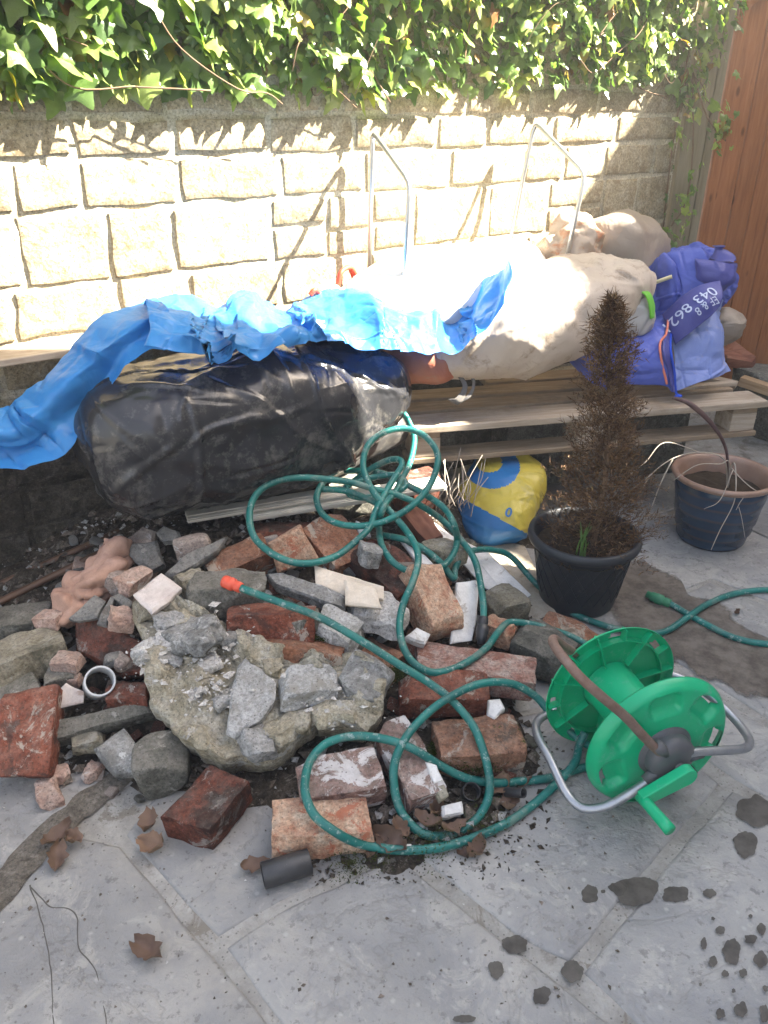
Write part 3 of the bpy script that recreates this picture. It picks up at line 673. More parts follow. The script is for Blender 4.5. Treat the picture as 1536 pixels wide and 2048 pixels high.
m_ = MB(); m_.box((.9, -3.28, 2.08), (1.8, .7, 4.25)); m_.make('shade_block', M['render'], hb)  # unseen block added to the outbuilding to shade the white bag
# ------------------------------------------------------------------ rubble heap: soil core
ctl = [(0, 1600, 0), (-80, 1620, 0), (200, 1600, 0), (330, 1650, 0), (440, 1700, 0), (540, 1700, 0), (680, 1740, 0), (860, 1752, 0), (1000, 1700, 0), (1080, 1620, 0), (1110, 1500, 0), (1090, 1400, 0), (1140, 1290, 0), (1120, 1210, 0), (1000, 1120, 0), (960, 1060, .02), (1330, 1720, -.02), (1200, 1650, -.01), (1250, 1450, -.02), (1300, 1300, -.02), (1200, 1760, -.02), (1000, 1850, -.02), (700, 1880, -.02), (300, 1820, -.02), (100, 1760, -.02), (-150, 1750, -.02), (1250, 1150, -.02), (1150, 1050, -.02),
       (640, 1655, .022), (800, 1670, .022), (950, 1620, .022), (1020, 1500, .02), (100, 1480, .02), (60, 1400, .055), (-60, 1380, .06), (60, 1270, .10), (-60, 1250, .10), (150, 1180, .15), (250, 1110, .22), (330, 1060, .28), (420, 1080, .27), (550, 1060, .28), (500, 1200, .2), (430, 1300, .14), (330, 1250, .15), (280, 1380, .07), (300, 1500, .02),
       (480, 1480, .03), (620, 1500, .02), (700, 1400, .05), (650, 1290, .12), (850, 1400, .05), (900, 1330, .055), (1000, 1300, .03), (900, 1500, .03), (700, 1200, .16), (680, 1100, .23), (850, 1140, .14), (930, 1170, .07), (1000, 1230, .03), (800, 1020, .22), (500, 1000, .28), (300, 1000, .22), (900, 1010, .12)]
CT = np.array([G(*c) for c in ctl])
def hz(X, Y):
    X = np.atleast_1d(np.asarray(X, float)); Y = np.atleast_1d(np.asarray(Y, float))
    d2 = (X[:, None] - CT[:, 0]) ** 2 + (Y[:, None] - CT[:, 1]) ** 2; w_ = 1 / (d2 + .0006) ** 2
    return (w_ * CT[:, 2]).sum(1) / w_.sum(1)
def PH(u, v, off=0.0):
    r = ray(u, v); t = .6
    for _ in range(400):
        p = Vector((0, 0, CAMH)) + r * t
        if p.z <= float(hz(p.x, p.y)[0]) + off: return p
        t += .006
    return p
gx = np.linspace(-1.45, .62, 150); gy = np.linspace(1.0, 2.5, 120)
XX, YY = np.meshgrid(gx, gy, indexing='ij'); Hh = hz(XX.ravel(), YY.ravel())
P = np.stack([XX.ravel(), YY.ravel(), Hh], 1)
edge = pn(P * [1, 1, 0], 9, 4) * .012 + pn(P * [1, 1, 0], 30, 5) * .005
P[:, 2] = Hh - .010 + edge * np.clip(Hh * 60, 0, 1) + np.clip(Hh * 6, 0, 1) * (fbm(P, 16, 8, 4) * .035)
P[:, 2] = np.maximum(P[:, 2], -.012)
mob('rubble_soil', P, [f[::-1] for f in grid_faces(150, 120)], M['soil'], None, True, kind='stuff', label='dark soil and mortar dust filling the rubble heap')

# ------------------------------------------------------------------ rubble pieces
def thing_mesh(name, V, F, m, label, cat, group=None, mw=None, loc=None, smooth=True, sharp=38):
    o = mob(name, V, F, M[m] if isinstance(m, str) else m, None, smooth, mw=mw, loc=loc, label=label, cat=cat, group=group)
    o.data.set_sharp_from_angle(angle=R(sharp)); return o
def brick(a, b, wd, ht, m, label, roll=0, seed=0, chips=4, rough=.005, tilt=0, k=130, name='brick', cat='brick', res=22, group=None, ext=0):
    A, B = G(*a), G(*b); x = (B - A).normalized(); y = Vector((0, 0, 1)).cross(x).normalized(); z = x.cross(y)
    z = Matrix.Rotation(R(roll), 3, x) @ z; y = z.cross(x)
    L = (B - A).length + ext; c = (A + B) / 2 - z * ht / 2
    V, F = rock((L, wd, ht), seed, res, chips, rough, k)
    mw = Matrix((x, y, z)).transposed().to_4x4(); mw.translation = c
    return thing_mesh(name, V, F, m, label, cat, group, mw)
def chunk(c, dims, m, label, rot=(0, 0, 0), seed=0, chips=7, rough=.008, k=110, name='concrete_chunk', cat='rubble', res=22, group=None):
    V, F = rock(dims, seed, res, chips + 5, rough, k, depth=(.62, .97))
    mw = Matrix.Rotation(R(rot[2]), 4, 'Z') @ Matrix.Rotation(R(rot[1]), 4, 'Y') @ Matrix.Rotation(R(rot[0]), 4, 'X'); mw.translation = G(*c)
    return thing_mesh(name, V, F, m, label, cat, group, mw)
def flat(pts, th, m, label, seed=0, name='stone_flake', cat='rubble', step=.014, jit=.003, rough=.003, group=None, z=None, lip=.25, under=0.0):
    P = [G(*p) if len(p) == 3 else G(*p, z) for p in pts]
    V, F, c = slab(P, th, seed, step, jit, rough, lip=lip, under=under)
    return thing_mesh(name, V, F, m, label, cat, group, loc=tuple(c))

GB = 'bricks thrown on the rubble heap'
brick((546, 1642, .072), (738, 1620, .072), .10, .07, 'brick_pale', 'pale buff brick at the heap front encircled by the green hose loop', seed=1, group=GB, rough=.004)
brick((594, 1562, .095), (758, 1532, .105), .095, .075, 'brick_white', 'dark brick with whitewashed end just behind the buff front brick', seed=2, roll=12, group=GB)
brick((376, 1645, .07), (452, 1545, .085), .105, .072, 'brick_dark', 'wet looking dark red brick jutting out under the concrete slab', seed=3, group=GB)
brick((60, 1385, .16), (36, 1545, .075), .125, .07, 'brick', 'big red brick with grey smears leaning at the left edge', seed=4, roll=-6, group=GB, ext=.02)
brick((458, 1214, .268), (628, 1220, .258), .085, .066, 'brick', 'long red brick below the orange hose end', seed=5, roll=-14, group=GB, chips=4)
brick((520, 1278, .215), (688, 1296, .20), .085, .062, 'brick_orange', 'rust brown brick with a moss tuft under the long red brick', seed=6, roll=-12, group=GB, chips=4)
brick((800, 1370, .135), (976, 1368, .13), .085, .074, 'brick', 'deep red brick crossed by two hose strands', seed=7, roll=10, group=GB)
brick((835, 1312, .125), (1070, 1335, .115), .105, .07, 'brick_pink', 'pink mortar smeared brick below the white tiles', seed=8, group=GB)
brick((875, 1472, .105), (1042, 1462, .095), .11, .075, 'brick_moss', 'brown brick with thick moss on its front face', seed=9, group=GB, roll=8)
brick((778, 1438, .125), (856, 1590, .07), .085, .065, 'brick_white', 'narrow whitened brick lying lengthwise inside the hose loops', seed=10, group=GB)
brick((850, 1128, .26), (905, 1248, .165), .115, .10, 'brick_pale', 'soot and lime stained block standing beside the white tile', seed=11, roll=-8, group=GB, chips=4, rough=.006)
brick((725, 1088, .27), (826, 1166, .225), .12, .08, 'brick_dark', 'dark red broken brick under the hose coil', seed=12, roll=6, group=GB, chips=5, rough=.007)
brick((640, 1036, .31), (706, 1120, .24), .13, .09, 'brick_orange', 'rough orange brick fragment beneath the white planks', seed=13, group=GB, chips=6, rough=.009)
brick((415, 1132, .275), (530, 1082, .315), .085, .07, 'brick_orange', 'orange ended brick behind the hose loop and left of the grey one', seed=14, roll=20, group=GB, chips=4)
flat([(536, 1087, .33), (603, 1052, .36), (640, 1118, .275), (556, 1150, .25)], .055, 'brick_pale', 'grey faced brick half with a red rim inside the big hose loop', 15, 'brick', 'brick', group=GB, rough=.003)
flat([(150, 1235, .19), (190, 1228, .20), (285, 1285, .17), (285, 1345, .135), (240, 1350, .125), (150, 1300, .14)], .05, 'brick_dark', 'dark maroon slab of brickwork above the pipe ring', 17, 'brick', 'brick', group=GB, rough=.003)
brick((214, 1386, .125), (290, 1380, .125), .055, .032, 'brick_dark', 'small dark brick sliver tucked against the concrete slab', seed=18, group=GB, chips=3)
brick((1085, 1243, .065), (1195, 1278, .06), .10, .06, 'brick_orange', 'flat red brick half hidden behind the hose reel', seed=19, group=GB)
brick((724, 1278, .14), (800, 1318, .125), .075, .07, 'brick_orange', 'broken orange brick end beside the grey concrete block', seed=20, group=GB, chips=6, rough=.008)
brick((640, 1062, .27), (500, 1060, .29), .1, .08, 'brick_dark', 'dark brick in the shadow below the white planks', seed=24, group=GB, chips=4)
flat([(94, 1400, .115), (20, 1240, .15), (-40, 1260, .15), (-60, 1400, .1)], .06, 'concrete_dark', 'dark flat stone behind the big left brick', 22, rough=.004)

# the big broken concrete slab
top_o = [(262, 1200, .27), (300, 1165, .285), (350, 1195, .275), (450, 1245, .24), (560, 1300, .205), (640, 1312, .195), (700, 1308, .195), (752, 1328, .185), (772, 1370, .165), (766, 1425, .14), (736, 1458, .125),
         (690, 1446, .13), (640, 1440, .133), (600, 1462, .125), (560, 1495, .112), (500, 1512, .108), (440, 1520, .105), (380, 1492, .12), (335, 1440, .145), (298, 1400, .165), (283, 1345, .195), (290, 1285, .225), (268, 1240, .25)]
def slab_top(L):
    a_ = pn(L, 8, 5); b_ = pn(L, 19, 6)
    return np.where(a_ > .08, .012, 0) + np.clip(a_ * .05, -.016, .016) + np.where(b_ > .15, .007, 0) + np.clip(b_ * .03, -.006, .010) + fbm(L, 40, 7, 5) * .013
V, F, c = slab([G(*p) for p in top_o], .11, 31, .008, .007, .004, rings=(0, .03, .07, .12, .18, .24, .3, .37, .44, .51, .58, .65, .72, .8, .88, .95, 1.0), lip=.3, top=slab_top, under=.05)
SLAB = thing_mesh('concrete_slab', V, F, 'concrete_warm', 'large broken ochre concrete slab propped on bricks at the heap centre', 'concrete slab', loc=tuple(c))
GC = 'loose concrete and stone chunks'
flat([(490, 1312, .222), (553, 1362, .196), (548, 1402, .178), (518, 1440, .158), (470, 1470, .15), (452, 1462, .152), (462, 1385, .188), (476, 1330, .212)], .03, 'concrete_light', 'pale grey concrete flake lying on the middle of the ochre slab', 32, rough=.004, group=GC)
chunk((617, 1374, .175), (.13, .085, .05), 'concrete_light', 'speckled grey block on the right half of the ochre slab', (8, 6, 12), 33, 4, .005, group=GC)
chunk((727, 1362, .165), (.105, .11, .07), 'concrete', 'grey chunk with a yellow edge on the slab right end', (10, 14, -25), 34, 7, .008, group=GC)
chunk((518, 1490, .12), (.065, .055, .05), 'concrete_light', 'angular pale lump stuck on the slab front edge', (20, 15, 30), 35, 5, .005, group=GC)
chunk((398, 1268, .25), (.125, .09, .05), 'concrete', 'rough grey mortar lump on the upper left of the slab', (5, -12, -30), 36, 8, .014, group=GC)
chunk((345, 1240, .25), (.07, .055, .035), 'concrete_light', 'crumbly whitish lump beside the pink square tile', (5, 10, 20), 37, 8, .014, group=GC)
chunk((320, 1312, .208), (.085, .06, .035), 'concrete_light', 'crumbly white mortar mass on the slab left edge', (5, 20, 10), 38, 8, .015, group=GC)
flat([(265, 1188, .305), (322, 1143, .325), (364, 1174, .305), (303, 1224, .285)], .022, 'tile_pink', 'square pinkish tile face up at the top left of the slab', 39, 'tile', 'tile', rough=.0015, jit=.0015)
chunk((455, 1186, .26), (.18, .12, .08), 'concrete_dark', 'brown grey boulder behind the orange hose end', (0, 5, 10), 40, 7, .009, group=GC)
chunk((385, 1168, .27), (.07, .06, .05), 'stone_yellow', 'yellowish clod right of the pink square tile', (0, 5, 40), 41, 7, .010, group=GC)
flat([(530, 1146, .285), (560, 1143, .285), (640, 1165, .268), (692, 1190, .255), (688, 1215, .24), (655, 1205, .245), (545, 1166, .272)], .04, 'concrete', 'long flat grey slab right of the orange hose end', 42, rough=.002, group=GC)
flat([(329, 1146, .30), (373, 1106, .325), (456, 1071, .335), (438, 1100, .32), (396, 1130, .30), (345, 1152, .29)], .03, 'slate', 'pointed grey slate strip near the heap top', 43, rough=.002, group=GC)
flat([(256, 1108, .29), (258, 1086, .31), (312, 1080, .315), (327, 1126, .285), (300, 1138, .275), (268, 1124, .28)], .03, 'slate', 'flat grey slate next to the pink clay lump', 44, group=GC)
flat([(252, 1080, .315), (285, 1050, .335), (312, 1060, .33), (304, 1082, .315)], .03, 'pinkgrey', 'pinkish flake at the very top left of the heap', 45, group=GC)
flat([(311, 1064, .33), (326, 1050, .34), (356, 1060, .335), (361, 1076, .325), (322, 1082, .32)], .025, 'slate', 'small grey flake under the black sack', 46, group=GC)
chunk((385, 1093, .305), (.09, .07, .06), 'pinkgrey', 'rounded pinkish lump behind the slate strip', (0, 0, 20), 47, 8, .006, k=9, group=GC)
chunk((266, 1163, .27), (.06, .09, .055), 'pink', 'pink mortar chunk left of the square tile', (0, 10, -20), 48, 6, .006, group=GC)
chunk((232, 1160, .25), (.05, .06, .05), 'pinkgrey', 'grey pink chunk between the clay lump and pink mortar', (0, 20, 20), 49, 6, .006, group=GC)
flat([(136, 1236, .225), (187, 1188, .255), (211, 1200, .25), (192, 1232, .23), (150, 1240, .22)], .022, 'slate', 'tilted blue grey slate shard over the maroon slab', 50, group=GC)
flat([(192, 1246, .225), (220, 1192, .265), (232, 1190, .265), (212, 1250, .22)], .03, 'slate', 'upright slate sliver at the middle of the left heap', 51, group=GC)
flat([(222, 1192, .265), (236, 1184, .27), (262, 1200, .26), (256, 1218, .25)], .02, 'slate', 'thin slate corner beside the upright sliver', 52, group=GC)
chunk((242, 1238, .235), (.055, .05, .05), 'pink', 'pink crumb chunk against the slab left side', (10, 20, 30), 53, 6, .006, group=GC)
chunk((96, 1240, .185), (.06, .045, .035), 'pink', 'pink chunk with a white broken corner at the foot of the clay lump', (0, 0, -10), 54, 5, .006, group=GC)
brick((-60, 1325, .165), (116, 1262, .185), .11, .085, 'stone_yellow', 'long yellowish stone at the left edge of the heap', seed=55, chips=4, rough=.007, name='stone_block', cat='stone', group=GC)
chunk((40, 1248, .16), (.15, .08, .06), 'concrete_dark', 'dark grey stone behind the long yellowish stone', (0, 0, 15), 56, 6, .007, group=GC)
chunk((141, 1325, .15), (.07, .055, .05), 'pink', 'salmon coloured broken block above the curved tile shard', (5, 0, -10), 57, 4, .005, group=GC)
chunk((151, 1357, .125), (.03, .035, .03), 'pink', 'small salmon fragment left of the pipe ring', (5, 0, -10), 58, 4, .004, group=GC)
chunk((225, 1318, .155), (.045, .04, .03), 'slate', 'smooth grey pebble over the pipe ring', (0, 0, 20), 59, 6, .003, k=6, group=GC)
chunk((242, 1325, .15), (.04, .045, .035), 'pinkgrey', 'rough round pebble right of the smooth grey pebble', (0, 0, 60), 60, 6, .005, k=8, group=GC)
chunk((122, 1360, .11), (.07, .07, .06), 'concrete_dark', 'dirty stone behind the curved tile shard', (0, 0, 20), 61, 6, .006, group=GC)
flat([(94, 1404, .12), (131, 1366, .145), (168, 1382, .135), (164, 1404, .12), (122, 1416, .112)], .012, 'tile_pink', 'curved pinkish tile shard in front of the pipe ring', 62, 'tile_shard', 'tile', rough=.001)
flat([(60, 1450, .095), (290, 1400, .11), (304, 1424, .095), (240, 1442, .09), (100, 1482, .075)], .05, 'concrete_dark', 'long dark kerb like stone under the pipe ring', 63, rough=.003, group=GC)
flat([(185, 1494, .075), (246, 1454, .095), (284, 1502, .07), (276, 1540, .055), (226, 1545, .05)], .05, 'concrete', 'grey angular stone in front of the dark kerb stone', 64, rough=.004, group=GC)
chunk((176, 1485, .045), (.07, .06, .05), 'stone_yellow', 'dull yellow stone against the grey angular stone', (0, 0, 20), 65, 6, .006, group=GC)
chunk((325, 1530, .05), (.115, .105, .105), 'concrete_dark', 'square grey stone block beside the dark red front brick', (4, 0, 12), 66, 3, .004, k=18, group=GC)
for i, (u, v, s_, lb) in enumerate([(110, 1552, .055, 'small pink stone just right of the big left brick'), (183, 1544, .042, 'upright pink pebble in front of the yellow stone'), (98, 1588, .062, 'pink stone lying alone on the left paving')]):
    chunk((u, v, .016), (s_, s_ * .72, s_ * .55), 'pink', lb, (0, 0, 20 + 50 * i), 70 + i, 7, .005, name='pink_stone', cat='stone')
chunk((675, 1262, .205), (.10, .075, .06), 'concrete_light', 'whitish lump right of the long red brick', (0, 10, -25), 74, 7, .009, group=GC)
chunk((750, 1228, .19), (.15, .09, .06), 'plaster', 'grey plaster lump under the cream boards', (0, 8, -15), 75, 8, .012, group=GC)
chunk((884, 1110, .20), (.1, .09, .07), 'stone_yellow', 'mossy yellow rock behind the soot stained block', (0, 0, 30), 76, 6, .007, group=GC)
chunk((1003, 1215, .07), (.10, .12, .09), 'stone_yellow', 'tan rock between the two white boards', (0, 0, 20), 77, 6, .006, group=GC)
chunk((1085, 1300, .06), (.15, .12, .09), 'concrete_dark', 'brown grey rock beneath the reel handle', (0, 5, -35), 78, 6, .008, group=GC)
chunk((1000, 1262, .09), (.08, .07, .06), 'brick_pale', 'buff rock right of the black hose fitting', (0, 5, -35), 79, 6, .008, group=GC)
brick((815, 1010, .27), (872, 1078, .2), .06, .06, 'redwood', 'short dark wood block below the hose coil', seed=80, chips=3, name='wood_block', cat='wood', roll=20)
chunk((735, 1110, .285), (.05, .06, .05), 'concrete', 'grey lump resting on the dark red broken brick', (0, 15, 20), 81, 6, .006, group=GC)
chunk((608, 1240, .24), (.07, .05, .04), 'concrete_dark', 'dirty wedge between the red and brown bricks', (0, 0, 20), 82, 6, .006, group=GC)
chunk((690, 1290, .15), (.08, .07, .07), 'concrete_dark', 'grey stone behind the slab right end', (0, 0, 50), 83, 6, .006, group=GC)
# jagged lumps still stuck to the broken slab
for k, (u, v, a, m) in enumerate([(300, 1300, .07, 'concrete_light'), (318, 1345, .06, 'concrete_warm'), (345, 1290, .075, 'plaster'), (372, 1240, .06, 'concrete_warm'), (300, 1215, .07, 'concrete_warm'), (420, 1330, .055, 'plaster'), (448, 1400, .05, 'concrete_light'), (395, 1385, .045, 'plaster'), (565, 1462, .08, 'concrete_warm'), (600, 1440, .07, 'concrete_warm'), (500, 1470, .05, 'concrete_light'), (690, 1430, .06, 'concrete_warm'), (655, 1425, .07, 'concrete_warm'), (470, 1280, .06, 'concrete'), (545, 1335, .05, 'concrete_warm')]):
    z_ = .272 - (v - 1200) * .00056 - max(0, u - 520) * .00006
    V, F = rock((a, a * .8, a * .5), 400 + k, 16, 12, .006, 120, (.6, .95)); p_ = G(u, v, z_)
    mw = (Matrix.Rotation(k * 1.7, 4, 'Z') @ Matrix.Rotation(.25 * math.sin(k * 2.1), 4, 'X')); mw.translation = p_ - SLAB.location
    o = mob('broken_lump', V, F, M[m], SLAB, True, mw=mw); o.data.set_sharp_from_angle(angle=R(38))
# boards and tiles
flat([(629, 1130, .285), (768, 1172, .255), (766, 1198, .238), (692, 1192, .245), (631, 1168, .262)], .013, 'tile_cream', 'cream board with a white left edge lying above the heap centre', 84, 'broken_board', 'board', rough=.0006, jit=.002)
flat([(688, 1157, .285), (748, 1172, .272), (764, 1216, .24), (692, 1206, .255)], .014, 'tile_cream', 'smaller cream board crusted with plaster', 85, 'broken_board', 'board', rough=.0006, jit=.002)
flat([(914, 1165, .20), (960, 1158, .19), (954, 1235, .13), (945, 1280, .10), (902, 1287, .11)], .012, 'tile_white', 'bluish white tile leaning beside the black hose fitting', 86, 'broken_tile', 'tile', rough=.0006, jit=.0015)
flat([(863, 1040, .20), (900, 1068, .17), (977, 1103, .12), (1062, 1188, .05), (1032, 1214, .045), (1000, 1190, .06), (972, 1176, .075), (940, 1140, .11), (874, 1062, .185)], .012, 'tile_white', 'long broken white board sliding off the heap towards the pot', 87, 'broken_board', 'board', rough=.0006, jit=.002)
flat([(809, 1272, .165), (834, 1252, .175), (862, 1266, .165), (850, 1286, .155)], .028, 'tile_white', 'small thick white tile stub left of the leaning tile', 88, 'tile_shard', 'tile', rough=.001)
flat([(900, 1150, .03), (985, 1075, .03), (1050, 1090, .025), (1112, 1224, .012), (1030, 1252, .015)], .012, 'board_beige', 'beige hardboard sheet on the ground under the white board', 89, 'hardboard_sheet', 'board', rough=.0008, jit=.002)
flat([(976, 1398, .125), (1000, 1396, .125), (1010, 1416, .115), (988, 1442, .10), (974, 1430, .105)], .03, 'tile_white', 'white stone shard right of the deep red brick', 90, 'tile_shard', 'tile', rough=.002)
flat([(850, 1522, .10), (874, 1527, .10), (889, 1564, .08), (868, 1570, .08)], .02, 'tile_white', 'white glazed strip lying against the narrow whitened brick', 91, 'tile_shard', 'tile', rough=.001)
flat([(868, 1572, .08), (889, 1566, .08), (900, 1592, .065), (882, 1604, .06)], .025, 'stone_yellow', 'broken biscuit edge under the white glazed strip', 92, 'tile_shard', 'tile', rough=.003)
flat([(885, 1610, .05), (925, 1600, .05), (928, 1626, .04), (887, 1632, .04)], .028, 'tile_white', 'dusty white tile end below the narrow whitened brick', 93, 'tile_shard', 'tile', rough=.001)
flat([(676, 1435, .145), (690, 1422, .15), (691, 1440, .14)], .006, 'tile_white', 'tiny white triangular sliver on the slab right side', 94, 'tile_shard', 'tile', rough=.0005, jit=.0005, step=.008)
flat([(806, 1692, .03), (822, 1688, .03), (826, 1702, .025), (812, 1706, .025)], .012, 'tile_white', 'white chip poking out under the lowest hose bend', 95, 'tile_shard', 'tile', rough=.001, step=.008)
flat([(712, 1040, .29), (738, 1050, .28), (742, 1072, .27), (722, 1068, .275)], .012, 'tile_white', 'white chip wedged under the hose coil', 96, 'tile_shard', 'tile', rough=.001, step=.01)
flat([(800, 1078, .27), (850, 1110, .24), (880, 1140, .21), (872, 1148, .205), (830, 1118, .235)], .015, 'tile_white', 'narrow white edging strip behind the dark red broken brick', 97, 'tile_shard', 'tile', rough=.001)
# long white planks under the black sack
def plank3(a, b, wd, th, m, label, name='plank', cat='plank', groove=True, roll=0):
    A, B = G(*a), G(*b); x = (B - A).normalized(); y = Vector((0, 0, 1)).cross(x).normalized(); z = x.cross(y); z = Matrix.Rotation(R(roll), 3, x) @ z; y = z.cross(x)
    L = (B - A).length; mm = MB(); mm.box((0, 0, -th / 2), (L, wd, th))
    if groove: mm.box((0, -wd * .5 - .004, -th * .3), (L * .998, .008, th * .4)); mm.box((0, -wd * .18, .0012), (L * .996, wd * .12, .0026))
    mw = Matrix((x, y, z)).transposed().to_4x4(); mw.translation = (A + B) / 2
    o = mob(name, mm.V, mm.F, M[m], None, False, mw=mw, label=label, cat=cat); bevel(o, .0015); return o
plank3((372, 1030, .345), (705, 975, .345), .055, .014, 'white_wood', 'narrow white painted plank under the black sack')
plank3((488, 1022, .328), (884, 960, .328), .07, .02, 'white_wood', 'grooved white plank in front of the narrow one under the hose coil')
for (u, v, s_, z_, m) in [(560, 1010, .1, .25, 'concrete'), (830, 985, .1, .24, 'brick_dark'), (700, 1000, .1, .24, 'concrete_dark')]:
    chunk((u, v, z_), (.14, .12, .12), m, 'masonry lump under the %s of the white planks' % {560: 'left end', 830: 'right end', 700: 'middle'}[u], (0, 0, 20), u, 4, .006, group='lumps under the planks')
# pink clay lump
pts = [((232, 1088), .30, .035), ((222, 1130), .265, .05), ((196, 1165), .235, .055), ((160, 1195), .205, .055), ((135, 1225), .18, .045), ((118, 1240), .165, .03)]
C = catmull([G(*p[0], p[1]) for p in pts], 14); rr = np.interp(np.linspace(0, 1, len(C)), np.linspace(0, 1, len(pts)), [p[2] for p in pts])
C = np.stack([np.interp(np.linspace(0, len(C) - 1, 140), np.arange(len(C)), C[:, k]) for k in range(3)], 1); rr = np.interp(np.linspace(0, 1, 140), np.linspace(0, 1, len(rr)), rr)
V, F = tube(C, .05, 90, True, rr); V = np.array(V); cc = np.repeat(C, 90, 0); d = V - cc; d /= np.linalg.norm(d, axis=1)[:, None] + 1e-9
V = V + d * (np.abs(pn(V * [1, 1, 1.6], 13, 3)) * .062 + np.abs(pn(V, 28, 5)) * .022 - .010)[:, None]; c = V.mean(0)
thing_mesh('clay_lump', V - c, F, 'foam', 'folded pink brown clay lump spilling down the left of the heap', 'clay', loc=tuple(c))
# pipe ring, short black pipe, small ring
def ringpipe(c, x, ro, ri, L, m, label, name, cat, seg=40):
    prof = [(ri, -L / 2), (ri, L / 2), (ro, L / 2), (ro, -L / 2), (ri, -L / 2)]
    V, F = lathe(prof, seg); x = Vector(x).normalized(); mw = x.to_track_quat('Z', 'Y').to_matrix().to_4x4(); mw.translation = c
    o = mob(name, V, [f[::-1] for f in F], M[m], None, False, mw=mw, label=label, cat=cat)
    for p in o.data.polygons: p.use_smooth = True
    bevel(o, .0012); return o
ringpipe(G(198, 1366, .135), (.38, -.62, .68), .036, .031, .075, 'pvc', 'short grey white pipe ring in the left of the heap', 'pipe_ring', 'pipe')
ringpipe(G(573, 1737, .026), G(612, 1725, .026) - G(535, 1748, .026), .0255, .022, .095, 'black_fit', 'short black plastic pipe offcut on the paving', 'pipe_offcut', 'pipe')
ringpipe(G(941, 1585, .028), (0.1, -.5, .8), .02, .0175, .03, 'black_fit', 'small dark plastic ring among the dead leaves', 'plastic_ring', 'pipe ring')
ringpipe(G(1030, 1585, .03), (0.6, -.5, .5), .011, .009, .05, 'black_fit', 'little dark tube stub under the reel frame foot', 'tube_stub', 'pipe')
# copper pipes along the wall foot
for i, (a, b) in enumerate([((-120, 1262, .06), (250, 1082, .22)), ((-120, 1222, .06), (240, 1062, .20))]):
    A, B = G(*a), G(*b); V, F = tube([A + (B - A) * t for t in (0, .33, .66, 1)], .011, 14); c = (A + B) / 2
    mob('copper_pipe', [Vector(v) - c for v in V], F, M['copper'], None, True, loc=c, label=['front dull copper pipe running along the wall foot', 'rear dull copper pipe nearest the wall foot'][i], cat='pipe', group='copper pipes by the wall')
# loose fragments strewn over the heap
var = []
for i in range(14):
    V, F = rock((1, RNG.uniform(.55, .9), RNG.uniform(.3, .7)), 200 + i, 6, 6, .03, 16, (.6, .9), 1.4); var.append((V, F))
fm = ['brick', 'brick_orange', 'concrete', 'concrete_dark', 'pink', 'pinkgrey', 'stone_yellow', 'plaster', 'slate', 'brick_dark']
fme = {(i, m): None for i in range(14) for m in fm}
LF = {'brick': ('red', 'brick fragment'), 'brick_orange': ('orange', 'brick fragment'), 'brick_dark': ('dark', 'brick fragment'), 'concrete': ('grey', 'concrete fragment'), 'concrete_dark': ('dirty', 'concrete fragment'), 'pink': ('pink', 'mortar fragment'), 'pinkgrey': ('pink grey', 'mortar fragment'), 'stone_yellow': ('yellowish', 'stone fragment'), 'plaster': ('whitish', 'plaster fragment'), 'slate': ('slate grey', 'stone fragment')}
zones = [((120, 330), (1080, 1320), 46, ['pink', 'pinkgrey', 'slate', 'pink', 'pinkgrey', 'concrete'], (.035, .075)), ((40, 330), (1300, 1480), 42, ['concrete_dark', 'stone_yellow', 'pinkgrey', 'brick_dark'], (.025, .05)), ((400, 720), (1080, 1330), 50, ['concrete', 'brick', 'concrete_dark', 'brick_orange', 'plaster'], (.035, .07)),
         ((700, 1000), (1080, 1330), 50, ['brick', 'brick_orange', 'concrete', 'plaster', 'concrete_dark'], (.035, .07)), ((780, 1080), (1330, 1560), 40, ['concrete_dark', 'brick_dark', 'stone_yellow', 'brick'], (.02, .045)), ((300, 520), (1160, 1320), 16, ['plaster', 'concrete', 'stone_yellow'], (.03, .05)), ((120, 520), (1480, 1600), 12, ['concrete_dark', 'pinkgrey'], (.012, .028))]
ZN = ['round the pink clay lump', 'round the white pipe ring', 'behind the big ochre slab', 'round the white tiles', 'between the front bricks', 'on the upper slab edge', 'by the square grey stone']
for ((u0, u1), (v0, v1), n, ms, (s0, s1)), zn in zip(zones, ZN):
    for k in range(n):
        p = PH(random.uniform(u0, u1), random.uniform(v0, v1)); m = random.choice(ms); i = random.randrange(14); s_ = random.uniform(s0, s1)
        if fme[(i, m)] is None: fme[(i, m)] = meshdata('fragment', *var[i])
        o = link('masonry_fragment', fme[(i, m)], M[m], label='small %s %s strewn %s' % (*LF[m], zn), cat='rubble', group='small %s %ss %s' % (*LF[m], zn))
        o.location = (p.x, p.y, p.z + s_ * .12); o.scale = (s_, s_, s_ * random.choice([.4, .55, .8, 1.0])); o.rotation_euler = (random.uniform(-.5, .5), random.uniform(-.5, .5), random.uniform(0, 6.3))
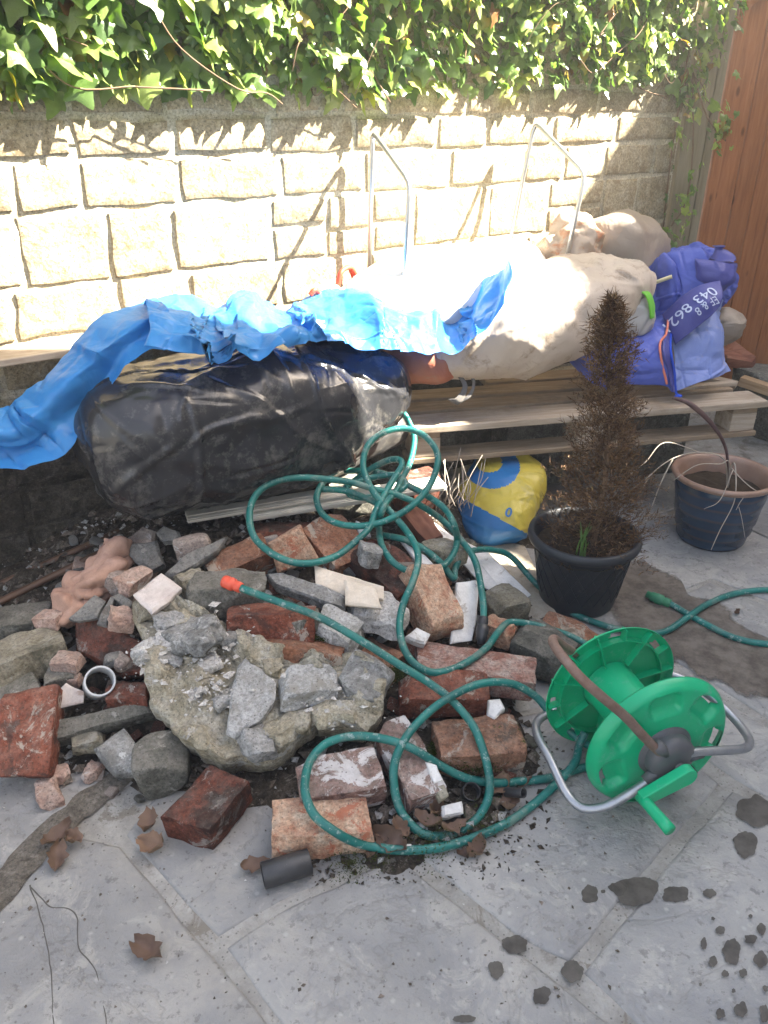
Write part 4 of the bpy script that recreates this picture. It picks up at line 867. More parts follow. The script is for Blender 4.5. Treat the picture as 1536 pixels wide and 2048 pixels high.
# crumbs: grit over and in front of the heap, joined
def crumbs(name, n, sampler, smin, smax, m, label, elong=1.0, seed=1):
    rg = np.random.default_rng(seed); V = []; F = []
    base_ = np.array([(1, 0, 0), (-1, 0, 0), (0, 1, 0), (0, -1, 0), (0, 0, 1), (0, 0, -1)], float); bf = [(0, 2, 4), (2, 1, 4), (1, 3, 4), (3, 0, 4), (2, 0, 5), (1, 2, 5), (3, 1, 5), (0, 3, 5)]
    for k in range(n):
        p = sampler(rg)
        s_ = smin + (smax - smin) * rg.random() ** 3; q = base_ * (1 + .5 * rg.normal(size=(6, 1))) * s_ * np.array([elong, 1, .7]); a = rg.random() * 6.3
        Rm = np.array([[math.cos(a), -math.sin(a), 0], [math.sin(a), math.cos(a), 0], [0, 0, 1]]); q = q @ Rm.T + np.array([p[0], p[1], p[2] + s_ * .3]); b = len(V)
        V += list(q); F += [(x + b, y + b, z + b) for x, y, z in bf]
    mob(name, V, F, M[m], None, False, kind='stuff', label=label)
def s_heap(rg):
    while True:
        x, y = rg.uniform(-1.2, .5), rg.uniform(1.05, 2.3); z = float(hz(x, y)[0])
        if z > .006: return (x, y, z - .006)
def s_front(rg):
    while True:
        u, v = rg.uniform(620, 1120), rg.uniform(1440, 1770); p = G(u, v, 0); z = float(hz(p.x, p.y)[0])
        if rg.random() < .25 + z * 40: return (p.x, p.y, max(0, z - .006))
def s_pave(rg):
    u, v = rg.uniform(-50, 1250), 1500 + 520 * rg.random() ** 1.8; p = G(u, v, 0); return (p.x, p.y, 0)
crumbs('grit', 4200, s_heap, .002, .017, 'crumb', 'mortar grit lying over the heap', seed=2)
crumbs('grit', 2600, s_front, .001, .0055, 'soil', 'dark soil crumbs in front of the heap', 1.5, seed=3)
crumbs('grit', 420, s_pave, .0007, .004, 'crumb', 'scattered grit on the paving', seed=4)
crumbs('grit', 260, s_pave, .0007, .0035, 'concrete_light', 'scattered pale grit on the paving', seed=5)
crumbs('grit', 1500, s_heap, .002, .014, 'concrete_light', 'pale mortar crumbs lying over the heap', seed=6)
def s_slab(rg):
    i = rg.integers(0, 5); u, v, z = [(330, 1330, .215), (420, 1380, .19), (440, 1300, .225), (600, 1400, .165), (690, 1400, .16)][i]; u += rg.normal() * 38; v2 = v + rg.normal() * 30
    p = G(u, v2, z - (v2 - v) * .0006); return (p.x, p.y, p.z)
crumbs('grit', 420, s_slab, .002, .010, 'plaster', 'white mortar crumbs on the ochre slab', seed=7)
# ------------------------------------------------------------------ hose reel
RA = Vector((.287, -.958, 0)).normalized(); RE = Vector((-RA.y, RA.x, 0))
reel = empty('hose_reel', G(1320, 1490, .165), label='green hose reel with rusty handle standing empty on the paving', cat='hose reel')
RM = Matrix((RE, -RA, Vector((0, 0, 1)))).transposed().to_4x4(); RM.translation = reel.location; reel.matrix_world = RM
Rr = .165; NA = 168
def disc(front):
    rad = [.040, .050, .058, .064, .070, .076, .082, .088, .094, .100, .106, .112, .118, .124, .129, .134, .139, .144, .149, .154, .158, .162, .165]
    V = []; F = []; keep = set()
    for s_ in (0, 1):
        for r in rad:
            for k in range(NA):
                a = 2 * math.pi * k / NA
                t = (r - .04) / .125
                y = -.016 + .010 * t ** 2 if front else .012 - .004 * t
                if r > .15: y += (.020 if front else -.012) * ((r - .15) / .015) ** 2
                ph = ((a - (.35 if front else .2)) / (2 * math.pi / 7)) % 1.0 - .5
                x_ = ph * 2 * math.pi / 7 * r; yy = r - .122
                d = max(abs(x_) / .036, abs(yy) / .022); d2 = ((x_ / .038) ** 4 + (yy / .024) ** 4) ** .25
                if front: y += .015 * (1 / (1 + math.exp((d2 - .92) * 22)))
                hole = abs(x_) < .024 and .133 < r < .150
                if s_ == 1: y += .0035
                if hole and s_ == 0: keep.add((rad.index(r), k))
                V.append((r * math.cos(a), y, r * math.sin(a)))
    nr = len(rad)
    for s_ in (0, 1):
        o = s_ * nr * NA
        for i in range(nr - 1):
            for k in range(NA):
                k2 = (k + 1) % NA
                q = [(i, k), (i, k2), (i + 1, k2), (i + 1, k)]
                if sum(p in keep for p in q) >= 3: continue
                f = tuple(o + a_ * NA + b_ for a_, b_ in q); F.append(f if s_ == 0 else f[::-1])
    o = nr * NA
    for k in range(NA):
        k2 = (k + 1) % NA
        F.append(((nr - 1) * NA + k, (nr - 1) * NA + k2, o + (nr - 1) * NA + k2, o + (nr - 1) * NA + k)); F.append((k2, k, o + k, o + k2))
    # hole walls
    return V, F
V, F = disc(True); mob('front_disc', V, F, M['green'], reel)
V, F = disc(False); V = [(x, y + .195, z) for x, y, z in V]; mob('back_disc', V, F, M['green'], reel)
def lathe_y(prof, seg=56): 
    V, F = lathe(prof, seg); return [(x, z, y) for x, y, z in V], F
V, F = lathe_y([(.064, -.004), (.060, .01), (.058, .1), (.060, .19), (.064, .203)]); mob('drum', V, F, M['green'], reel)
for k in range(14):
    a = 2 * math.pi * (k + .3) / 14; m_ = MB(); r0, r1 = (.066, .160)
    if k % 2: r0 = .13
    Mx = Matrix.Rotation(-a, 3, 'Y'); m_.box(Mx @ Vector(((r0 + r1) / 2, .196, 0)), (r1 - r0, .018, .0035), Mx); m_.make('rib', M['green'], reel)
V, F = lathe_y([(.129, .188), (.129, .205), (.132, .205), (.132, .188), (.129, .188)], 7 * 8); mob('ring_rib', V, F, M['green'], reel, False)
V, F = lathe_y([(.0, -.030), (.02, -.030), (.05, -.027), (.062, -.018), (.064, -.004)]); mob('bearing_plate', V, F, M['grey_hub'], reel)
def rtube(pts, r, name, m, sub=8):
    V, F = tube(catmull(pts, sub), r, 14); return mob(name, V, F, M[m], reel)
rtube([(-.012, -.042, .004), (-.032, -.042, .026), (-.08, -.038, .082), (-.126, -.032, .139), (-.175, -.018, .188), (-.212, .008, .224), (-.232, .045, .248), (-.232, .085, .252), (-.212, .118, .236), (-.16, .165, .175), (-.08, .225, .085), (-.02, .235, .02)], .0098, 'handle_tube', 'rust')
rtube([(.02, -.045, .004), (.046, -.045, .009), (.117, -.045, -.006), (.175, -.04, -.024), (.212, -.026, -.036), (.236, .004, -.045), (.250, .06, -.051), (.245, .13, -.046), (.222, .205, -.044), (.175, .238, -.035), (.1, .245, -.02), (.02, .24, 0)], .0098, 'foot_tube', 'steel')
rtube([(-.02, -.044, -.02), (-.054, -.044, -.049), (-.111, -.034, -.095), (-.150, -.026, -.112), (-.180, -.008, -.116), (-.193, .03, -.107), (-.195, .1, -.084), (-.192, .17, -.074), (-.165, .218, -.082), (-.11, .242, -.085), (-.05, .245, -.05), (-.01, .24, -.01)], .0098, 'foot_tube', 'steel')
# grey hub cover with its three sockets
V, F = lathe_y([(.0, -.056), (.030, -.056), (.044, -.053), (.051, -.046), (.053, -.034), (.053, -.022)]); hub = mob('hub_cover', V, F, M['grey_hub'], reel)
for d in ((-.66, .73), (.99, -.02), (-.74, -.65)):
    P = [(d[0] * .035, -.041, d[1] * .035), (d[0] * .054, -.041, d[1] * .054), (d[0] * .072, -.041, d[1] * .072)]
    V, F = tube(P, .0155, 18, True, [.0145, .0140, .0128]); mob('socket', V, F, M['grey_hub'], hub)
V, F = lathe_y([(.0, .262), (.03, .262), (.045, .25), (.048, .225), (.05, .21)]); mob('rear_hub', V, F, M['grey_hub'], reel)
# crank
cr = MB(); A2, B2 = Vector((.010, 0, -.012)), Vector((-.088, 0, -.050)); dx = (B2 - A2).normalized(); pz = Vector((-dx.z, 0, dx.x))
out = []
for k in range(13):
    t = math.pi * k / 12; out.append(A2 - dx * math.sin(t) * .021 + pz * math.cos(t) * .021 * (1))
out = out + [B2 - pz * .014 , B2 + pz * .014]
n = len(out); ys = (-.088, -.066)
for y in ys: cr.V += [(p.x, y, p.z) for p in out]
cr.F += [tuple(range(n)), tuple(range(n, 2 * n))[::-1]] + [(i, i + n, (i + 1) % n + n, (i + 1) % n) for i in range(n)]
o = cr.make('crank_arm', M['green'], reel); bevel(o, .003, 3)
for k in range(5):
    t = math.pi * (.10 + .13 * k); c_ = A2 - dx * math.sin(t) * .0195 + pz * math.cos(t) * .0195
    Mx = Matrix.Rotation(-math.atan2(c_.z - A2.z, c_.x - A2.x), 3, 'Y'); m_ = MB(); m_.box((c_.x, -.077, c_.z), (.006, .014, .006), Mx); m_.make('slot', M['black_fit'], o)
V, F = tube([(.01, -.03, -.012), (.01, -.07, -.012)], .012, 18); mob('spindle', V, F, M['grey_hub'], reel)
V, F = tube([(-.084, -.070, -.048), (-.083, -.10, -.048), (-.080, -.145, -.047), (-.079, -.162, -.047)], .0125, 20, True, [.0135, .0115, .0125, .0128]); gr = mob('crank_grip', V, F, M['green'], reel)

# ------------------------------------------------------------------ hoses
def hose(pts, label, name='garden_hose', r=.0094, sub=9, fits=(), group=None):
    P = []
    for p in pts:
        if isinstance(p, Vector): P.append(p)
        elif p[2] == 'Y': P.append(D(p[0], p[1], p[3]))
        elif p[2] == 'H':
            q = PH(p[0], p[1], p[3]); P.append(q)
        else: P.append(G(*p))
    Q = catmull(P, sub)
    root = empty(name, tuple(Q[0]), label=label, cat='hose', group=group)
    V, F = tube(Q - Q[0], r, 14); mob('hose_tube', V, F, M['hose'], root)
    for end, m, prof, nm in fits:
        i, j = (0, 2) if end == 0 else (-1, -3)
        x = Vector(Q[i] - Q[j]).normalized(); mw = x.to_track_quat('Z', 'Y').to_matrix().to_4x4(); mw.translation = Vector(Q[i] - Q[0])
        V, F = lathe(prof, 28); mob(nm, V, F, M[m], root, True, mw=mw)
    return root
FIT = [(0, -.018), (.0125, -.018), (.0135, -.012), (.0135, -.004), (.0118, -.002), (.0118, .001), (.0158, .003), (.0165, .009), (.0165, .015), (.0152, .018), (.0152, .020), (.0162, .022), (.0158, .030), (.0135, .034), (.008, .034), (.0075, .02), (0, .02)]
FIT2 = [(0, -.03), (.0125, -.03), (.0142, -.026), (.0142, -.012), (.0125, -.010), (.0125, -.007), (.0165, -.004), (.0168, .014), (.0150, .017), (.0150, .030), (.0118, .033), (.0108, .046), (.007, .046), (0, .04)]
hose([(470, 1171, .318), (500, 1183, .312), (560, 1205, .30), (640, 1235, .285), (720, 1280, .255), (800, 1330, .215), (860, 1367, .175), (905, 1402, .150), (945, 1450, .125), (966, 1500, .10), (978, 1550, .07), (978, 1590, .045), (963, 1625, .022), (940, 1650, .010), (905, 1668, .002), (870, 1673, .012), (834, 1660, .022), (802, 1622, .045), (788, 1570, .08), (791, 1519, .115), (816, 1469, .14), (858, 1424, .155), (905, 1391, .168), (963, 1367, .165), (1022, 1367, .145), (1069, 1391, .11), (1096, 1420, .085), (1125, 1450, .05), (1160, 1480, .03), (1200, 1500, .04), (1225, 1490, .08)],
     'green hose with an orange end running over the bricks to the reel', fits=[(0, 'orange', FIT, 'orange_connector')])
hose([(1215, 1525, .012), (1194, 1528, .011), (1147, 1541, .011), (1104, 1555, .011), (1049, 1562, .014), (991, 1566, .03), (932, 1556, .05), (881, 1531, .08), (834, 1502, .115), (795, 1485, .13), (745, 1474, .13), (698, 1473, .13), (651, 1488, .125), (620, 1523, .115), (610, 1566, .112), (614, 1600, .104), (632, 1634, .095), (668, 1662, .084), (700, 1680, .056), (735, 1691, .033), (795, 1700, .022), (866, 1697, .018), (932, 1681, .015), (1010, 1648, .012), (1069, 1607, .011), (1108, 1572, .020), (1135, 1545, .030), (1153, 1518, .030), (1158, 1492, .035), (1170, 1465, .06)],
     'green hose making the lowest big loop in front of the bricks')
hose([(1200, 1310, .06), (1172, 1289, .075), (1140, 1272, .085), (1108, 1261, .095), (1061, 1248, .11), (1018, 1245, .12), (995, 1266, .125), (975, 1293, .13), (944, 1318, .135), (905, 1338, .14), (866, 1345, .145), (830, 1328, .165), (808, 1297, .185), (799, 1254, .21), (806, 1210, .24), (825, 1165, .28), (836, 1125, .30), (832, 1094, .31), (811, 1059, .32), (784, 1027, 'Y', 1.92), (756, 996, 'Y', 1.95), (736, 964, 'Y', 1.98), (726, 930, 'Y', 2.02), (733, 896, 'Y', 2.06), (752, 874, 'Y', 2.10), (783, 860, 'Y', 2.13), (817, 858, 'Y', 2.14), (849, 872, 'Y', 2.12), (870, 896, 'Y', 2.09), (876, 921, 'Y', 2.05), (867, 955, 'Y', 2.01), (849, 986, 'Y', 1.97), (821, 1014, 'Y', 1.93), (786, 1035, 'Y', 1.90), (746, 1049, 'Y', 1.88), (705, 1052, 'Y', 1.88), (667, 1044, 'Y', 1.90), (642, 1024, 'Y', 1.94), (633, 996, 'Y', 1.98), (642, 971, 'Y', 2.02), (661, 950, 'Y', 2.06), (680, 938, 'Y', 2.10), (700, 925, 'Y', 2.15)],
     'green hose with the upright round loop at the top of the coil')
hose([(965, 1256, .135), (967, 1219, .165), (961, 1168, .20), (948, 1117, .23), (917, 1074, .255), (883, 1039, .28), (836, 1008, 'Y', 1.98), (792, 989, 'Y', 1.98), (746, 977, 'Y', 1.97), (699, 964, 'Y', 1.97), (649, 958, 'Y', 1.96), (605, 955, 'Y', 1.95), (558, 961, 'Y', 1.93), (521, 980, 'Y', 1.90), (502, 1010, 'Y', 1.86), (500, 1049, 'Y', 1.81), (514, 1082, 'Y', 1.77), (549, 1110, 'Y', 1.73), (589, 1125, 'Y', 1.72), (630, 1125, 'Y', 1.73), (674, 1111, 'Y', 1.77), (711, 1083, 'Y', 1.82), (739, 1055, 'Y', 1.87), (752, 1021, 'Y', 1.92), (767, 992, 'Y', 1.96), (789, 955, 'Y', 2.02), (803, 933, 'Y', 2.05), (801, 921, 'Y', 2.07), (783, 919, 'Y', 2.09), (755, 930, 'Y', 2.10), (730, 946, 'Y', 2.10), (708, 962, 'Y', 2.10), (690, 975, 'Y', 2.08)],
     'green hose with a black fitting hanging beside the white tile', fits=[(0, 'black_fit', FIT2, 'black_connector')])
hose([(786, 808, .44), (805, 824, 'Y', 2.34), (817, 842, 'Y', 2.31), (828, 872, 'Y', 2.26), (826, 902, 'Y', 2.20), (817, 933, 'Y', 2.13), (803, 960, 'Y', 2.06), (790, 985, 'Y', 2.0), (776, 1000, 'Y', 1.95), (764, 1022, 'Y', 1.90), (758, 1052, .30), (764, 1092, .285), (786, 1124, .27), (817, 1142, .25), (849, 1144, .24), (883, 1133, .235), (905, 1111, .24), (914, 1080, .255), (908, 1049, 'Y', 1.90), (889, 1017, 'Y', 1.95), (855, 992, 'Y', 2.0), (817, 971, 'Y', 2.05), (780, 952, 'Y', 2.09), (739, 942, 'Y', 2.12), (690, 942, 'Y', 2.15)],
     'green hose dropping from the pallet corner into the coil')
hose([(755, 1070, .27), (775, 1072, .275), (811, 1080, .275), (849, 1099, .25), (883, 1127, .215), (900, 1150, .19), (908, 1156, .18), (911, 1136, .19), (924, 1111, .195), (948, 1101, .18), (983, 1100, .15), (1022, 1113, .11), (1069, 1164, .05), (1120, 1211, .022), (1162, 1234, .012), (1209, 1251, .011), (1251, 1261, .010), (1297, 1267, .010), (1335, 1261, .010), (1377, 1233, .018), (1419, 1206, .012), (1471, 1187, .010), (1536, 1180, .010), (1610, 1190, .010), (1655, 1235, .010), (1610, 1285, .010), (1536, 1288, .010), (1471, 1276, .010), (1419, 1252, .010), (1377, 1229, .010), (1345, 1210, .012), (1322, 1200, .015)],
     'green hose crossing the damp paving with a green end fitting', fits=[(1, 'green_fit', FIT2, 'green_connector')])
hose([(640, 978, 'Y', 2.02), (692, 982, 'Y', 2.0), (740, 1000, 'Y', 1.98), (760, 1015, 'Y', 1.95), (745, 1035, 'Y', 1.92)], 'short hidden stretch of hose lying on the white planks')
hose([(692, 978, 'Y', 2.03), (705, 992, 'Y', 2.01), (745, 995, 'Y', 2.0), (790, 985, 'Y', 2.02), (812, 968, 'Y', 2.05), (790, 950, 'Y', 2.08), (745, 955, 'Y', 2.08), (712, 965, 'Y', 2.06)], 'flat inner turn of hose lying on the grooved plank')

# ------------------------------------------------------------------ pots
def pot(name, c, prof, m, label, seg=72):
    root = empty(name, c, label=label, cat='plant pot'); V, F = lathe(prof, seg); mob('pot_body', V, F, M[m], root); return root
pc = G(1157, 1188, 0); pc = Vector((.60, 2.01, 0))
bp = pot('plant_pot', pc, [(0, .004), (.105, .004), (.110, 0), (.114, .006), (.148, .208), (.150, .21), (.164, .212), (.167, .222), (.165, .236), (.158, .240), (.150, .238), (.147, .22), (.140, .19)], 'pot_black', 'black plastic pot holding the dead conifer')
V, F = lathe([(.149, .190), (.08, .197), (0, .200)], 40); V = np.array(V); V[:, 2] += fbm(V, 30, 2) * .012; mob('compost', V, F, M['compost'], bp)
for k in range(22):
    for sgn in (-1, 1):
        P = []
        for t in np.linspace(0, 1, 10):
            z = .045 + .15 * t; r = .114 + (.148 - .114) * z / .208 + .0005; a = 2 * math.pi * k / 22 + sgn * t * .62; P.append((r * math.cos(a), r * math.sin(a), z))
        V, F = tube(P, .0016, 5, False); mob('lattice_rib', V, F, M['pot_black'], bp)
bc = Vector((1.165, 2.40, 0))
gp = pot('glazed_pot', bc, [(0, .004), (.098, .004), (.108, 0), (.116, .012), (.122, .05), (.128, .055), (.130, .09), (.136, .095), (.142, .15), (.150, .19), (.152, .225), (.150, .232)], 'glaze', 'blue glazed pot with brown rim and bare twigs at the right')
V, F = lathe([(.150, .231), (.166, .238), (.171, .248), (.167, .257), (.155, .256), (.146, .24), (.138, .19)], 72); mob('rim', V, F, M['glaze_rim'], gp)
V, F = lathe([(.142, .192), (.07, .198), (0, .2)], 36); V = np.array(V); V[:, 2] += fbm(V, 30, 3) * .012; mob('compost', V, F, M['compost'], gp)
# bare twigs
tw = empty('bare_twigs', bc + Vector((-.02, 0, .195)), label='bare pale twigs drooping out of the blue glazed pot', cat='plant')
def px2l(root, pts): return [D(u, v, Y) - root.location for u, v, Y in pts]
for pts, r in [([(1440, 965, 2.38), (1412, 930, 2.36), (1415, 975, 2.32), (1412, 1020, 2.26), (1370, 1078, 2.20), (1338, 1140, 2.16), (1320, 1110 + 85 - 2, 2.14)][:0] or [(1455, 985, 2.4), (1462, 935, 2.38), (1470, 930, 2.34), (1472, 975, 2.27), (1466, 1010, 2.24), (1440, 1060, 2.20), (1422, 1100, 2.18)], .0032),
               ([(1455, 985, 2.4), (1458, 925, 2.36), (1440, 928, 2.30), (1395, 930, 2.25), (1348, 960, 2.2)], .0030),
               ([(1455, 985, 2.4), (1448, 920, 2.35), (1400, 905, 2.25), (1340, 920, 2.15), (1270, 975, 2.06), (1190, 1020, 2.0)], .0034),
               ([(1345, 919, 2.16), (1322, 965, 2.12), (1305, 1010, 2.10), (1292, 1042, 2.09)], .0026),
               ([(1462, 935, 2.38), (1485, 960, 2.3), (1510, 980, 2.26), (1530, 985, 2.24)], .0026),
               ([(1470, 990, 2.27), (1492, 985, 2.24), (1480, 1005, 2.23), (1472, 1020, 2.22)], .0024), ([(1468, 985, 2.27), (1482, 1030, 2.24), (1490, 1075, 2.22)], .0016), ([(1466, 940, 2.3), (1440, 1000, 2.22), (1408, 1018, 2.2)], .0018),
               ([(1300, 950, 2.1), (1282, 985, 2.06), (1283, 1000, 2.05)], .002), ([(1400, 905, 2.25), (1330, 885, 2.2), (1290, 925, 2.15), (1240, 965, 2.1)], .002)]:
    V, F = tube(catmull(px2l(tw, pts), 7), r, 7, True, np.linspace(r * .85, r * .35, (len(pts) - 1) * 7 + 1)); mob('twig', V, F, M['twig'], tw)
V, F = tube(catmull(px2l(tw, [(1458, 975, 2.4), (1452, 900, 2.37), (1425, 850, 2.34), (1380, 808, 2.34), (1345, 795, 2.36)]), 8), .006, 7, True, np.interp(np.linspace(0, 1, 33), [0, .4, .7, 1], [.003, .006, .009, .005])); mob('strap_leaf', V, F, simple('purple_strap_leaf', (.07, .035, .04), .5, .4, (.12, .07, .06), 30), tw)
# dead conifer
con = empty('dead_conifer', pc + Vector((.03, 0, .195)), label='dead brown columnar conifer standing in the black pot', cat='shrub')
tip = D(1226, 592, 2.08) - con.location
axisC = catmull([(0, 0, 0), (.01, .01, tip.z * .35), (tip.x * .55, tip.y * .5, tip.z * .7), tuple(tip)], 16)
V, F = tube(axisC, .009, 8, True, np.linspace(.010, .002, len(axisC))); mob('trunk', V, F, M['stem'], con)
def axp(t):
    f = t * (len(axisC) - 1); i = min(int(f), len(axisC) - 2); return axisC[i] + (axisC[i + 1] - axisC[i]) * (f - i)
rg = np.random.default_rng(11); V = []; F = []
for k in range(4300):
    t = rg.random() ** 1.15; z = t
    prof = np.interp(t, [0, .08, .25, .5, .68, .80, .9, 1], [.150, .14, .112, .082, .056, .062, .034, .006]) * (1 + .35 * float(pn([[t * 9, math.cos(k) * .0, 3.3]], 1, 7)[0]))
    a = rg.random() * 6.283; prof *= max(.25, 1 + 1.5 * float(pn([[math.cos(a) * 1.3, math.sin(a) * 1.3, t * 9]], 1, 12)[0]) + .7 * float(pn([[math.cos(a) * 3, math.sin(a) * 3, t * 22]], 1, 13)[0]))
    r = prof * math.sqrt(rg.uniform(.12, 1.15)); c = axp(min(t, .99)); rad = np.array([math.cos(a), math.sin(a), 0])
    d = rad * rg.uniform(.5, 1.1) + np.array([0, 0, rg.uniform(.1, 1.1)]) + rg.normal(size=3) * .3; d /= np.linalg.norm(d)
    ln = rg.uniform(.018, .044) * (1.0 if t < .85 else 1.2); p0 = c + rad * r - d * ln * .5
    s_ = np.cross(d, rg.normal(size=3)); s_ /= np.linalg.norm(s_)
    nb = 4
    for j in range(nb):
        q = p0 + d * ln * j / nb; dd = d + s_ * (1 if j % 2 else -1) * .8 + rg.normal(size=3) * .2; dd /= np.linalg.norm(dd); wv = np.cross(dd, s_ + rg.normal(size=3) * .6); wv /= np.linalg.norm(wv) + 1e-9
        l2 = ln * .5; b = len(V); V += [q - wv * .0016, q + wv * .0016, q + dd * l2 + wv * .0006]; F.append((b, b + 1, b + 2))
    b = len(V); wv = np.cross(d, rg.normal(size=3)); wv /= np.linalg.norm(wv); V += [p0 - wv * .0009, p0 + wv * .0009, p0 + d * ln]; F.append((b, b + 1, b + 2))
o = mob('foliage', V, F, M['conifer'], con, False, kind='stuff')
for k in range(26):
    t = .1 + .85 * k / 26; a = k * 2.4; c = axp(t); L = np.interp(t, [0, .25, .6, 1], [.10, .09, .06, .02]); e = c + np.array([math.cos(a) * L, math.sin(a) * L, L * .9])
    Vb, Fb = tube([c, (c + e) / 2 + np.array([0, 0, -.006]), e], .002, 5, True, [.003, .002, .001]); mob('branch', Vb, Fb, M['stem'], con)
sh = empty('green_shoots', pc + Vector((-.03, -.085, .195)), label='fresh green bulb shoots at the foot of the dead conifer', cat='plant')
for k in range(9):
    a = random.uniform(0, 6.28); L = random.uniform(.05, .12); x, y = random.uniform(-.015, .015), random.uniform(-.01, .01)
    P = [(x, y, -.005), (x + math.cos(a) * .006, y + math.sin(a) * .006, L * .6), (x + math.cos(a) * .022, y + math.sin(a) * .022, L)]
    V, F = tube(catmull(P, 5), .003, 6, True, np.linspace(.0032, .0008, 11)); mob('blade', V, F, M['blade'], sh)

# ------------------------------------------------------------------ pallets
PYAW = math.atan2(2.654 - 2.387, 1.385 - .094)
pal = empty('wooden_pallet', (.094, 2.387, .42), PYAW, label='weathered wooden pallet carrying the bags beside the wall', cat='pallet')
def pl(name, x0, x1, y0, y1, z0, z1, m, parent=None, bv=.003):
    mm = MB(); mm.box((0, 0, 0), (x1 - x0, y1 - y0, z1 - z0)); o = mm.make(name, M[m], parent or pal); o.location = ((x0 + x1) / 2, (y0 + y1) / 2, (z0 + z1) / 2); return bevel(o, bv)
for i, (y0, y1, x0, x1, m) in enumerate([(0, .125, -.01, 1.33, 'pallet_pale'), (.155, .25, .0, 1.29, 'pallet'), (.285, .39, .03, 1.3, 'pallet'), (.42, .52, .4, 1.3, 'pallet')]): pl('top_plank', x0, x1, y0, y1, -.024 - .001 * i, 0 - .001 * i, m)
for x in (0, .6, 1.2): pl('cross_board', x, x + .1, .012, .40 + (.1 if x else 0), -.046, -.0255, 'pallet')
for x in (0, .6, 1.2):
    for y in (.015, .28): pl('block', x + .003, x + .103, y, y + .10, -.115, -.047, 'pallet_pale' if y < .1 else 'pallet')
for y0 in (.005, .28): pl('bottom_board', -.01, 1.31, y0, y0 + .10, -.135, -.116, 'pallet')
for i, (x, y, s_) in enumerate([(.08, .33, 'left rear'), (.6, .40, 'middle'), (1.1, .40, 'right')]):
    p = Matrix.Rotation(PYAW, 3, 'Z') @ Vector((x, y, 0)) + pal.location
    for k, (z0, hh) in enumerate([(0, .142), (.142, .142)]):
        m_ = MB(); m_.box((0, 0, hh / 2), (.30, .15, hh)); o = m_.make('concrete_block', M['concrete_dark'], None, label='%s concrete block of the %s stack under the pallet' % (['lower', 'upper'][k], s_), cat='block', group='concrete blocks under the pallet'); o.location = (p.x, p.y, z0); o.rotation_euler = (0, 0, PYAW + .1 * k); bevel(o, .006)
# rear boards against the wall on the left
rb = empty('wall_bench', wp(-1.9, .0, 0), TH, label='pale wooden boards fixed along the wall behind the blue sheet', cat='bench')
def wb(name, x0, x1, n0, n1, z0, z1, m): return pl(name, x0 + 1.9, x1 + 1.9, -n1, -n0, z0, z1, m, rb)
wb('board', -2.5, -.62, .02, .13, .752, .772, 'pallet_pale')
for x in (-2.3, -1.62, -.75): wb('bracket', x, x + .05, .015, .11, .70, .75, 'pallet')
for x in (-2.28, -1.6, -.73): wb('leg', x, x + .06, .02, .08, 0, .70, 'pallet')

# ------------------------------------------------------------------ sacks and sheets
def S(u, v, n, ru, rs): return (W(u, v, n), ru, rs)
bag('rubble_sack', [S(150, 905, .30, .03, .04), S(185, 895, .31, .13, .14), S(270, 880, .34, .185, .20), S(400, 858, .36, .21, .22), S(540, 835, .36, .205, .22), S(660, 805, .34, .175, .20), S(745, 770, .31, .12, .15), S(785, 745, .29, .05, .06)], M['black_plastic'], label='large bulging black plastic rubble sack on the left of the heap', cat='sack', nu=420, nv=300, amp=.030, scale=3.2, seed=3, e=2.7, cr=(46, .009, .010))
bag('lower_sack', [S(195, 965, .27, .03, .04), S(260, 968, .28, .07, .11), S(400, 958, .28, .075, .12), S(560, 925, .28, .08, .13), S(680, 885, .28, .07, .12), S(770, 845, .27, .06, .10), S(800, 825, .27, .02, .04)], M['grey_plastic'], label='dusty grey sack squashed beneath the big black sack', cat='sack', nu=170, nv=110, amp=.013, scale=7, seed=8, e=2.6)
# white builder's bag tipped on its side
wbag = empty('bulk_bag', D(1040, 660, 2.66), label='dirty white woven bulk bag slumped over the pallet edge', cat='bag')
def Sy(u, v, Y, ru, rs): return (D(u, v, Y) - wbag.location, ru, rs)
bag('bag_body', [Sy(838, 715, 2.56, .02, .03), Sy(880, 705, 2.56, .07, .11), Sy(960, 680, 2.60, .12, .17), Sy(1060, 645, 2.66, .15, .20), Sy(1160, 600, 2.74, .14, .19), Sy(1240, 575, 2.80, .09, .13), Sy(1285, 560, 2.84, .05, .07), Sy(1300, 552, 2.86, .01, .02)], M['white_bag'], wbag, nu=200, nv=150, amp=.026, scale=4.5, seed=14, e=2.6, cr=(40, .009, .010))
def net(root, rows): return [[D(u, v, Y) - root.location for u, v, Y in r] for r in rows]
def psheet(name, root, rows, m, **k):
    V, F, _, _ = patch(net(root, rows), **k); o = mob(name, V, F, M[m], root, True); s_ = o.modifiers.new('thickness', 'SOLIDIFY'); s_.thickness = .0016; s_.offset = 0; return o
psheet('bag_mouth', wbag, [[(985, 615, 2.62), (1050, 585, 2.66), (1150, 558, 2.74), (1240, 545, 2.80), (1292, 540, 2.86)], [(985, 590, 2.66), (1050, 562, 2.68), (1150, 540, 2.76), (1240, 522, 2.82), (1285, 528, 2.88)], [(985, 600, 2.74), (1050, 572, 2.76), (1150, 548, 2.84), (1235, 530, 2.90), (1275, 535, 2.93)]], 'white_bag', nu=26, nv=24, amp=.02, scale=8, seed=21, fold=.008, zig=.02)
V, F, _, _ = patch(net(wbag, [[(905, 740, 2.50), (925, 770, 2.45), (912, 795, 2.42), (895, 800, 2.42)], [(915, 742, 2.50), (935, 770, 2.45), (925, 803, 2.42), (905, 806, 2.42)]]), nu=4, nv=10, amp=.002, scale=10, seed=2); o = mob('lifting_strap', V, F, M['webbing'], wbag)
s_ = o.modifiers.new('thickness', 'SOLIDIFY'); s_.thickness = .003
